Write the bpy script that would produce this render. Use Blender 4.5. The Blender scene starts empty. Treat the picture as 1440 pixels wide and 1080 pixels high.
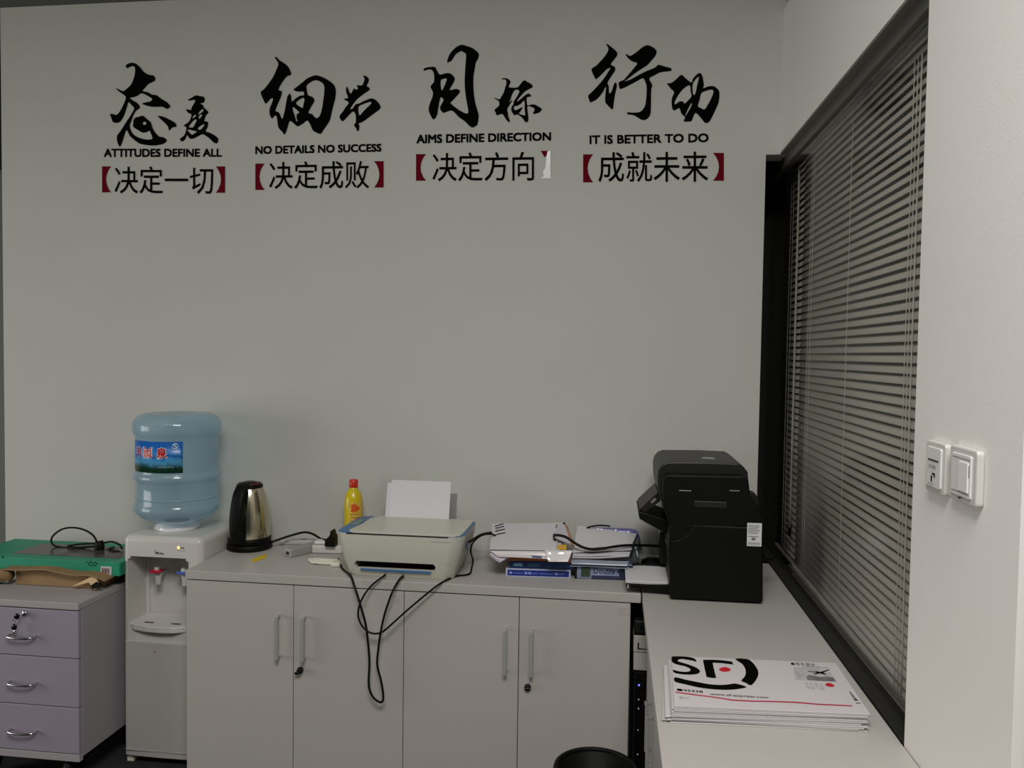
import bpy, bmesh, math, random
from mathutils import Vector, Matrix
random.seed(7)
D = bpy.data; SC = bpy.context.scene; COL = SC.collection
PI = math.pi

# ------------------------------------------------------------------ camera
FPX, PITCH, YAW, ROLL = 1120.0, -0.038498, 0.127840, 0.014291
CAMY, CAMZ = -2.9685, 1.45
cp, sp, cy, sy, cr, sr = math.cos(PITCH), math.sin(PITCH), math.cos(YAW), math.sin(YAW), math.cos(ROLL), math.sin(ROLL)
fw = Vector((-sy*cp, cy*cp, sp)); rt = Vector((cy, sy, 0)); up = rt.cross(fw)
rt2 = cr*rt + sr*up; up2 = -sr*rt + cr*up
cam = D.objects.new('camera', D.cameras.new('camera')); COL.objects.link(cam)
cam.matrix_world = Matrix(((rt2.x, up2.x, -fw.x, 0), (rt2.y, up2.y, -fw.y, CAMY), (rt2.z, up2.z, -fw.z, CAMZ), (0, 0, 0, 1)))
cam.data.sensor_width = 36; cam.data.lens = FPX/1440*36; cam.data.clip_start = 0.05
SC.camera = cam
SC.view_settings.view_transform = 'Standard'; SC.view_settings.look = 'None'
SC.view_settings.gamma = 1; SC.view_settings.use_curve_mapping = False
SC.view_settings.exposure = 0.0

# ------------------------------------------------------------------ world and lamps
w = D.worlds.new('world'); SC.world = w; w.use_nodes = True
w.node_tree.nodes['Background'].inputs[0].default_value = (0.80, 0.86, 0.90, 1)
w.node_tree.nodes['Background'].inputs[1].default_value = 0.03

def area(name, loc, target, sx, sy_, power, col):
    l = D.lights.new(name, 'AREA'); l.shape = 'RECTANGLE'; l.size = sx; l.size_y = sy_; l.energy = power; l.color = col
    o = D.objects.new(name, l); COL.objects.link(o); o.location = loc
    d = Vector(target) - Vector(loc); o.rotation_euler = d.to_track_quat('-Z', 'Y').to_euler()
    return o
# daylight of the room's window left of the camera, and two overhead fill lamps added to light desk and walls
area('window_daylight', (-4.40, -1.95, 1.15), (0.3, -1.3, 0.9), 1.7, 1.3, 37, (1.0, 0.99, 0.95))
area('overhead_fill', (-1.6, -2.9, 3.2), (-1.6, -2.9, 0), 1.2, 1.2, 10, (1.0, 0.985, 0.955))
area('overhead_fill_right', (0.0, -3.2, 3.2), (0.0, -3.2, 0), 1.2, 1.2, 103, (1.0, 0.985, 0.955))


# ------------------------------------------------------------------ measuring
def on(px, py, axis, v):
    """world point seen at photo pixel on the plane axis = v (surveying the photograph)"""
    d = rt2*((px-720)/FPX) + up2*(-(py-540)/FPX) + fw
    i = 'xyz'.index(axis); c = Vector((0, CAMY, CAMZ))
    return c + d*((v-c[i])/d[i])

# ------------------------------------------------------------------ materials
def s2l(c):
    return tuple(((x/255)/12.92 if x/255 <= 0.04045 else ((x/255+0.055)/1.055)**2.4) for x in c)
def mat(name, rgb, rough=0.5, metal=0.0, bump=0.0, scale=60, vary=0.0, spec=0.5, coat=0.0, vscale=3.0):
    m = D.materials.new(name); m.use_nodes = True; nt = m.node_tree; b = nt.nodes['Principled BSDF']
    c = s2l(rgb) + (1,)
    b.inputs['Base Color'].default_value = c; b.inputs['Roughness'].default_value = rough
    b.inputs['Metallic'].default_value = metal; b.inputs['Specular IOR Level'].default_value = spec
    b.inputs['Coat Weight'].default_value = coat
    tc = nt.nodes.new('ShaderNodeTexCoord')
    if vary:
        n = nt.nodes.new('ShaderNodeTexNoise'); n.inputs['Scale'].default_value = vscale; n.inputs['Detail'].default_value = 6
        nt.links.new(tc.outputs['Object'], n.inputs['Vector'])
        r = nt.nodes.new('ShaderNodeMapRange'); r.inputs[1].default_value = .3; r.inputs[2].default_value = .7
        r.inputs[3].default_value = 1-vary; r.inputs[4].default_value = 1+vary
        nt.links.new(n.outputs['Fac'], r.inputs[0])
        mx = nt.nodes.new('ShaderNodeVectorMath'); mx.operation = 'SCALE'; mx.inputs[0].default_value = c[:3]
        nt.links.new(r.outputs[0], mx.inputs['Scale']); nt.links.new(mx.outputs[0], b.inputs['Base Color'])
    if bump:
        n = nt.nodes.new('ShaderNodeTexNoise'); n.inputs['Scale'].default_value = scale; n.inputs['Detail'].default_value = 4
        nt.links.new(tc.outputs['Object'], n.inputs['Vector'])
        bp = nt.nodes.new('ShaderNodeBump'); bp.inputs['Strength'].default_value = bump; bp.inputs['Distance'].default_value = 0.01
        nt.links.new(n.outputs['Fac'], bp.inputs['Height']); nt.links.new(bp.outputs[0], b.inputs['Normal'])
    return m
def glow(name, rgb, s):
    m = mat(name, rgb); b = m.node_tree.nodes['Principled BSDF']
    b.inputs['Emission Color'].default_value = s2l(rgb)+(1,); b.inputs['Emission Strength'].default_value = s
    return m
def see_through(name, tint, body, diffuse, rough=0.05, ior=1.45):
    """clear or tinted plastic / glass: tinted transparency, a little body colour, a fresnel gloss"""
    m = D.materials.new(name); m.use_nodes = True; nt = m.node_tree; N = nt.nodes; L = nt.links
    for n in list(N): N.remove(n)
    out = N.new('ShaderNodeOutputMaterial'); tr = N.new('ShaderNodeBsdfTransparent'); tr.inputs[0].default_value = tint+(1,)
    df = N.new('ShaderNodeBsdfDiffuse'); df.inputs[0].default_value = body+(1,)
    tl = N.new('ShaderNodeBsdfTranslucent'); tl.inputs[0].default_value = body+(1,)
    a = N.new('ShaderNodeMixShader'); a.inputs[0].default_value = .5; L.new(df.outputs[0], a.inputs[1]); L.new(tl.outputs[0], a.inputs[2])
    b = N.new('ShaderNodeMixShader'); b.inputs[0].default_value = diffuse; L.new(tr.outputs[0], b.inputs[1]); L.new(a.outputs[0], b.inputs[2])
    gl = N.new('ShaderNodeBsdfGlossy'); gl.inputs['Roughness'].default_value = rough
    fr = N.new('ShaderNodeFresnel'); fr.inputs[0].default_value = ior
    ge = N.new('ShaderNodeNewGeometry'); iv = N.new('ShaderNodeMath'); iv.operation = 'SUBTRACT'; iv.inputs[0].default_value = 1; L.new(ge.outputs['Backfacing'], iv.inputs[1])
    mu = N.new('ShaderNodeMath'); mu.operation = 'MULTIPLY'; L.new(fr.outputs[0], mu.inputs[0]); L.new(iv.outputs[0], mu.inputs[1])
    c = N.new('ShaderNodeMixShader'); L.new(mu.outputs[0], c.inputs[0]); L.new(b.outputs[0], c.inputs[1]); L.new(gl.outputs[0], c.inputs[2])
    L.new(c.outputs[0], out.inputs[0]); return m

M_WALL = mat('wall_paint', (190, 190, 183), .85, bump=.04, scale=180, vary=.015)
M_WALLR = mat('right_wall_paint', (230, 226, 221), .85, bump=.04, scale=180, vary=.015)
M_FAR = mat('far_wall_paint', (170, 178, 166), .9, bump=.03)
M_CEIL = mat('ceiling_board', (150, 152, 146), .95, bump=.1, scale=90)
M_FLOOR = mat('dark_carpet', (34, 36, 37), .95, bump=.5, scale=400, vary=.15, vscale=40)
M_LAM = mat('white_laminate', (176, 171, 166), .45, bump=.015, scale=300, vary=.012)
M_LAMD = mat('cabinet_door_laminate', (177, 171, 166), .5, bump=.015, scale=300, vary=.012)
M_GAP = mat('dark_gap', (30, 28, 27), .9)
M_BLACK = mat('black_vinyl', (4, 4, 3), .9, spec=.05)
M_RED = mat('dark_red_vinyl', (100, 8, 24), .9, spec=.08)
M_BLKP = mat('black_plastic', (6, 7, 6), .5, bump=.05, scale=500, spec=.18)
M_BLKG = mat('black_gloss_plastic', (6, 6, 6), .2, spec=.35)
M_CHAR = mat('charcoal_plastic', (30, 30, 28), .42, spec=.3)
M_CHROME = mat('chrome', (200, 200, 200), .18, 1.0)
M_ALU = mat('brushed_aluminium_handle', (176, 175, 171), .45, .35)
M_STEEL = mat('kettle_steel', (205, 196, 172), .2, 1.0)
M_FRAME = mat('dark_window_frame', (98, 97, 91), .5, .3)
M_SLAT = mat('blind_slat', (174, 171, 166), .55)
M_SLATD = mat('blind_rail', (88, 87, 82), .5)
M_CORD = mat('blind_cord', (196, 194, 186), .7)
M_PLW = mat('white_plastic', (200, 196, 191), .3)
M_PLC = mat('cream_plastic', (214, 208, 190), .35)
M_PAPER = mat('paper_white', (206, 203, 206), .75, bump=.05, scale=80)
M_PAPER2 = mat('paper_grey', (200, 198, 202), .75, bump=.05, scale=80)
M_CARD = mat('cardboard', (142, 114, 78), .85, bump=.15, scale=60, vary=.08, vscale=12)
M_GREEN = mat('green_carton', (26, 138, 106), .5, vary=.1, vscale=14)
M_LAV = mat('lavender_drawer_front', (150, 139, 153), .5, bump=.02, scale=200)
M_LAVS = mat('pedestal_side', (152, 147, 152), .55)
M_CABLE = mat('black_cable', (5, 5, 5), .6, spec=.2)
M_GREY = mat('grey_print', (110, 108, 110), .7)
M_LGREY = mat('pale_grey_print', (165, 162, 164), .7)
M_SILV = mat('silver_grey_plastic', (150, 149, 146), .35)
M_BLUE = mat('printer_blue', (56, 104, 150), .35)
M_PRW = mat('printer_white', (193, 191, 178), .35)

# ------------------------------------------------------------------ mesh helpers
def link_mesh(name, bm, m, parent=None, smooth=False, bevel=0, seg=2):
    me = D.meshes.new(name); bmesh.ops.recalc_face_normals(bm, faces=bm.faces); bm.to_mesh(me); bm.free()
    o = D.objects.new(name, me); COL.objects.link(o)
    if m: me.materials.append(m)
    if parent is not None: o.parent = parent
    if smooth:
        for p in me.polygons: p.use_smooth = True
    if bevel:
        b = o.modifiers.new('bevel', 'BEVEL'); b.width = bevel; b.segments = seg; b.limit_method = 'ANGLE'; b.angle_limit = math.radians(40)
        b.harden_normals = False
    return o
def thing(name, label, cat, loc=(0, 0, 0), rz=0, group=None):
    o = D.objects.new(name, None); COL.objects.link(o); o.empty_display_size = .05
    o.location = loc; o.rotation_euler = (0, 0, rz); tag(o, label, cat, group); return o
def tag(o, label, cat, group=None):
    o['label'] = label; o['category'] = cat
    if group: o['group'] = group
    return o
def struct(o): o['kind'] = 'structure'; return o
def bx(bm, x0, x1, y0, y1, z0, z1, mtx=None):
    vs = [bm.verts.new(v) for v in ((x0,y0,z0),(x1,y0,z0),(x1,y1,z0),(x0,y1,z0),(x0,y0,z1),(x1,y0,z1),(x1,y1,z1),(x0,y1,z1))]
    if mtx is not None:
        for v in vs: v.co = mtx @ v.co
    for f in ((0,1,2,3),(4,5,6,7),(0,1,5,4),(1,2,6,5),(2,3,7,6),(3,0,4,7)): bm.faces.new([vs[i] for i in f])
    return vs
def box(name, x0, x1, y0, y1, z0, z1, m, parent=None, bevel=0.002, mtx=None, seg=2):
    bm = bmesh.new(); bx(bm, x0, x1, y0, y1, z0, z1, mtx); return link_mesh(name, bm, m, parent, bevel=bevel, seg=seg)
def boxes(name, L, m, parent=None, bevel=0.001):
    bm = bmesh.new()
    for b in L: bx(bm, *b)
    return link_mesh(name, bm, m, parent, bevel=bevel)
def prism(name, pts, axis, a, b, m, parent=None, bevel=0, smooth=False):
    """extrude a polygon (2-D points in the plane across axis) from a to b"""
    bm = bmesh.new()
    def P(u, v, t): return {'x': (t, u, v), 'y': (u, t, v), 'z': (u, v, t)}[axis]
    A = [bm.verts.new(P(u, v, a)) for u, v in pts]; B = [bm.verts.new(P(u, v, b)) for u, v in pts]
    bm.faces.new(A); bm.faces.new(B[::-1]); n = len(pts)
    for i in range(n): bm.faces.new((A[i], A[(i+1) % n], B[(i+1) % n], B[i]))
    return link_mesh(name, bm, m, parent, bevel=bevel, smooth=smooth)
def lathe(name, prof, c, m, parent=None, n=48, smooth=True, axis='z'):
    bm = bmesh.new(); rings = []
    for r, z in prof:
        if r < 1e-6: rings.append([bm.verts.new((0, 0, z))])
        else: rings.append([bm.verts.new((r*math.cos(2*PI*i/n), r*math.sin(2*PI*i/n), z)) for i in range(n)])
    for A, B in zip(rings, rings[1:]):
        for i in range(n):
            j = (i+1) % n
            if len(A) == 1 and len(B) == 1: continue
            if len(A) == 1: bm.faces.new((A[0], B[i], B[j]))
            elif len(B) == 1: bm.faces.new((A[i], A[j], B[0]))
            else: bm.faces.new((A[i], A[j], B[j], B[i]))
    R = {'z': Matrix(), 'y': Matrix.Rotation(PI/2, 4, 'X'), 'x': Matrix.Rotation(PI/2, 4, 'Y')}[axis]
    bmesh.ops.transform(bm, matrix=Matrix.Translation(c) @ R, verts=bm.verts)
    return link_mesh(name, bm, m, parent, smooth=smooth)
def cat_rom(P, k=6, closed=False):
    P = [Vector(p) for p in P]; n = len(P); out = []
    rng = range(n) if closed else range(n-1)
    for i in rng:
        if closed: a, b, c, d = P[i-1], P[i], P[(i+1) % n], P[(i+2) % n]
        else: a, b, c, d = P[max(i-1, 0)], P[i], P[i+1], P[min(i+2, n-1)]
        for j in range(k):
            t = j/k
            out.append(.5*((2*b)+(c-a)*t+(2*a-5*b+4*c-d)*t*t+(3*b-a-3*c+d)*t**3))
    if not closed: out.append(P[-1])
    return out
def tube(name, pts, r, m, parent=None, k=6, n=8):
    P = cat_rom(pts, k) if k > 1 else [Vector(p) for p in pts]
    bm = bmesh.new(); rings = []; ref = Vector((0.3, 0.2, 1)).normalized()
    for i, p in enumerate(P):
        t = (P[min(i+1, len(P)-1)]-P[max(i-1, 0)])
        if t.length < 1e-9: continue
        t.normalize(); u = ref - ref.dot(t)*t
        if u.length < .05: u = Vector((1, 0, 0)) - t.x*t
        u.normalize(); ref = u; v = t.cross(u)
        rr = r(i/(len(P)-1)) if callable(r) else r
        rings.append([bm.verts.new(p+rr*(math.cos(2*PI*j/n)*u+math.sin(2*PI*j/n)*v)) for j in range(n)])
    for A, B in zip(rings, rings[1:]):
        for i in range(n): bm.faces.new((A[i], A[(i+1) % n], B[(i+1) % n], B[i]))
    bm.faces.new(rings[0]); bm.faces.new(rings[-1][::-1])
    return link_mesh(name, bm, m, parent, smooth=True)
def rrect(w, d, r, n=6):
    pts = []
    for cx, cy_, a0 in ((w/2-r, d/2-r, 0), (-w/2+r, d/2-r, PI/2), (-w/2+r, -d/2+r, PI), (w/2-r, -d/2+r, 1.5*PI)):
        for i in range(n+1): a = a0+i*PI/2/n; pts.append((cx+r*math.cos(a), cy_+r*math.sin(a)))
    return pts
def loft(name, rings, m, parent=None, smooth=True, cap=True):
    """rings: list of (list of xy, z) with equal counts"""
    bm = bmesh.new(); R = [[bm.verts.new((x, y, z)) for x, y in pts] for pts, z in rings]
    n = len(R[0])
    for A, B in zip(R, R[1:]):
        for i in range(n): bm.faces.new((A[i], A[(i+1) % n], B[(i+1) % n], B[i]))
    if cap: bm.faces.new(R[0]); bm.faces.new(R[-1])
    return link_mesh(name, bm, m, parent, smooth=smooth)
def smooth_angle(o, deg=35):
    for p in o.data.polygons: p.use_smooth = True
    e = o.modifiers.new('split', 'EDGE_SPLIT'); e.split_angle = math.radians(deg)
def cut(o, cutter_bm):
    """boolean-subtract a shape from o, baked into its mesh"""
    bmesh.ops.recalc_face_normals(cutter_bm, faces=cutter_bm.faces); me = D.meshes.new('cutter'); cutter_bm.to_mesh(me); cutter_bm.free(); c = D.objects.new('cutter', me); COL.objects.link(c); c.parent = o.parent
    b = o.modifiers.new('cut', 'BOOLEAN'); b.object = c; b.operation = 'DIFFERENCE'; b.solver = 'EXACT'
    dg = bpy.context.evaluated_depsgraph_get(); dg.update()
    nm = D.meshes.new_from_object(o.evaluated_get(dg)); o.modifiers.clear(); o.data = nm
    D.objects.remove(c); D.meshes.remove(me)
def filled(loops, k=1):
    """2-D filled outlines (holes allowed) -> verts, faces"""
    cu = D.curves.new('t', 'CURVE'); cu.dimensions = '2D'; cu.fill_mode = 'BOTH'
    for L in loops:
        L = [(x, y, 0) for x, y in L]
        P = cat_rom(L, k, True) if k > 1 else [Vector(p) for p in L]
        s = cu.splines.new('POLY'); s.points.add(len(P)-1); s.use_cyclic_u = True
        for q, p in zip(s.points, P): q.co = (p.x, p.y, 0, 1)
    return curve_mesh(cu)
def curve_mesh(cu):
    o = D.objects.new('t', cu); COL.objects.link(o)
    dg = bpy.context.evaluated_depsgraph_get(); dg.update()
    me = D.meshes.new_from_object(o.evaluated_get(dg))
    V = [v.co.copy() for v in me.vertices]; F = [tuple(p.vertices) for p in me.polygons]
    D.objects.remove(o); D.curves.remove(cu); D.meshes.remove(me); return V, F
_tc = {}
def glyphs(s, offset=0.0, res=3, spacing=1.0):
    key = (s, offset, res, spacing)
    if key not in _tc:
        cu = D.curves.new('t', 'FONT'); cu.body = s; cu.size = 1; cu.offset = offset; cu.resolution_u = res; cu.space_character = spacing
        V, F = curve_mesh(cu)
        x0 = min(v.x for v in V); x1 = max(v.x for v in V); y0 = min(v.y for v in V); y1 = max(v.y for v in V)
        _tc[key] = ([((v.x-x0)/(x1-x0), (v.y-y0)/(y1-y0)) for v in V], F, (x1-x0)/(y1-y0))
    return _tc[key]
def mapped(name, V, F, fn, m, parent=None):
    me = D.meshes.new(name); me.from_pydata([tuple(fn(*v[:2])) for v in V], [], F); me.materials.append(m)
    o = D.objects.new(name, me); COL.objects.link(o)
    if parent is not None: o.parent = parent
    return o
def text(name, s, org, u, v, m, parent=None, offset=0.0, spacing=1.0):
    """text filling the parallelogram org + a*u + b*v"""
    V, F, _ = glyphs(s, offset, 2, spacing); org, u, v = Vector(org), Vector(u), Vector(v)
    return mapped(name, V, F, lambda a, b: org+a*u+b*v, m, parent)

# ------------------------------------------------------------------ room shell
XR = 0.571; FL = -0.055; CEIL = 3.25
T = 0.10
def shell(name, L, m):
    return struct(boxes(name, L, m, bevel=0))
floor = struct(box('floor', -5.2, 2.2, -4.6, 3.0, FL-.1, FL, M_FLOOR, bevel=0))
ceil = struct(box('ceiling', -5.2, 2.2, -4.6, 3.0, CEIL, CEIL+.1, M_CEIL, bevel=0))
# back partition: free left end, notch beside the window glass
shell('wall_back', [(-2.48, .522, 0, T, FL, 2.81), (.522, .63, 0, T, 2.173, 2.81)], M_WALL)
# right wall: over, under and in front of the window opening
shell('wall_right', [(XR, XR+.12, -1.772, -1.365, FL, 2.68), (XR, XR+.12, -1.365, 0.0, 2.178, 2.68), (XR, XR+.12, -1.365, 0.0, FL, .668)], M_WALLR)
shell('trim_1', [(XR+.01, XR+.3, -1.7, 0.0, 2.68, 2.81)], mat('textured_upper_board', (150, 148, 142), .95, bump=.8, scale=120))
shell('wall_far', [(-5.2, 2.2, 1.6, 1.7, FL, 2.55), (XR+1.0, XR+1.1, -4.6, 1.6, FL, CEIL)], M_FAR)
shell('wall_far_top', [(-5.2, 2.2, 1.5, 1.62, 2.55, CEIL)], mat('unlit_wall_top', (58, 62, 55), .8))  # dark colour stands in for the unlit top of the far wall
shell('wall_left', [(-4.6, -4.5, -4.6, -2.9, FL, CEIL), (-4.6, -4.5, -1.0, 1.6, FL, CEIL), (-4.6, -4.5, -2.9, -1.0, FL, .45), (-4.6, -4.5, -2.9, -1.0, 1.9, CEIL)], M_WALL)
shell('wall_void_backing', [(XR+.30, XR+.34, -1.5, .5, FL, CEIL), (XR-.15, XR+.34, .45, .5, FL, CEIL), (.40, .44, T, .45, FL, CEIL)], mat('unlit_void_dark', (40, 42, 38), .9))  # added dark backing; its colour gives the unlit void behind the blinds
shell('baseboard_right', [(XR-.012, XR, -1.772, -1.70, FL, FL+.08)], mat('baseboard_grey', (120, 116, 110), .6))
# narrow return and door edge beyond the right wall's end
shell('door_1', [(XR+.015, XR+.05, -2.9, -1.80, FL, 2.2)], mat('pale_door_leaf', (150, 146, 134), .5))

# ------------------------------------------------------------------ window with blinds between the panes
WT, WB = 2.178, .69
win = struct(thing('window_1', 'tall dark-framed glass partition window', 'window')); del win['label']; del win['category']
boxes('sill', [(XR+.001, XR+.05, -1.364, .30, WB-.02, WB+.014)], mat('dark_sill', (26, 26, 24), .7), win, bevel=0)
boxes('frame', [(XR+.022, XR+.05, -1.365, .30, WT-.042, WT), 
                (XR+.022, XR+.05, -1.365, -1.347, WB, WT)], M_FRAME, win, bevel=.002)
boxes('soffit_strip', [(XR+.001, XR+.022, -1.364, -.001, WT-.006, WT-.001)], mat('soffit_grey', (120, 114, 108), .7), win, bevel=0)
box('glass_pane', XR+.031, XR+.035, -1.347, .30, WB+.014, WT-.042, see_through('window_glass', (.95, .94, .92), (.2, .2, .2), .02, .12, 1.22), win, bevel=0)
BXc = XR+.075
PITCHS = .0238
def slat_mesh(L):
    bm = bmesh.new(); n = 6; wd = .0190; tilt = math.radians(70); rows = []
    for i in range(n+1):
        t = i/n-.5; h = .0018*(1-(2*t)**2)
        # room-side edge low; crown faces up and into the room
        x = t*wd*math.cos(tilt) - h*math.sin(tilt); z = t*wd*math.sin(tilt) + h*math.cos(tilt)
        rows.append((x, z))
    th = .0004
    A = [[bm.verts.new((x, y, z)) for x, z in rows] for y in (0, L)]
    B = [[bm.verts.new((x+th, y, z-th)) for x, z in rows] for y in (0, L)]
    for i in range(n):
        bm.faces.new((A[0][i], A[0][i+1], A[1][i+1], A[1][i])); bm.faces.new((B[0][i], B[1][i], B[1][i+1], B[0][i+1]))
    for k in (0, 1):
        bm.faces.new(A[k]+B[k][::-1])
    bm.faces.new((A[0][0], A[1][0], B[1][0], B[0][0])); bm.faces.new((A[0][n], B[0][n], B[1][n], A[1][n]))
    bmesh.ops.recalc_face_normals(bm, faces=bm.faces)
    me = D.meshes.new('slat'); bm.to_mesh(me); bm.free(); me.materials.append(M_SLAT)
    for p in me.polygons: p.use_smooth = len(p.vertices) == 4
    return me
def blind(y0, y1, label, cords, top, off):
    t = thing('venetian_blind', label, 'blind', (BXc+off, y0, WB+.016), 0, 'venetian blinds behind the glass')
    zt = top-(WB+.016); Lh = y1-y0
    box('headrail', -.012, .014, 0, Lh, top-(WB+.016)+.006, top-(WB+.016)+.03, M_SLATD, t, bevel=.001)
    me = slat_mesh(Lh-.004); z = .03; first = True
    while z < zt:
        o = D.objects.new('slat', me); COL.objects.link(o); o.parent = t
        o.location = (random.uniform(-.0006, .0006), .002, z); o.rotation_euler = (random.uniform(-.0006, .0006), random.uniform(-.03, .03), 0)
        z += PITCHS
    box('bottom_rail', -.010, .010, 0, Lh, .002, .012, M_SLAT, t, bevel=.001)
    for cyy, r in cords:
        tube('cord', [(-.013, cyy-y0, WT-.075-(WB+.016)), (-.0135+random.uniform(-.001, .001), cyy-y0+random.uniform(-.004, .004), .7), (-.013, cyy-y0, .01)], r, M_CORD, t, k=3, n=6)
    return t
TOPZ = on(1292, 38, 'x', XR+.075).z
cyy_ = lambda px: on(px, 450, 'x', XR+.060).y
YB = on(1125, 450, 'x', XR+.07).y
b1 = blind(-1.343, YB-.004, 'grey venetian blind, the wide one nearer the camera, slats half closed', [(cyy_(1283), .0016), (cyy_(1278), .0009), (cyy_(1273), .0009), (cyy_(1190), .0007), (cyy_(1139), .0007), (cyy_(1136), .0007)], TOPZ, 0)
b2 = blind(YB+.004, .26, 'narrow grey venetian blind at the far corner beside the back wall', [(cyy_(1109), .0009), (cyy_(1106), .0009)], TOPZ, .004)
tube('wand', [(-.022, .010, 1.40), (-.022, .006, .8), (-.021, .008, .14)], .0034, M_CORD, b2, k=4, n=8)
tube('cord_tassel', [(-.02, .012, .15), (-.021, .016, .11)], .006, M_BLKP, b2, k=1, n=8)

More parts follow.
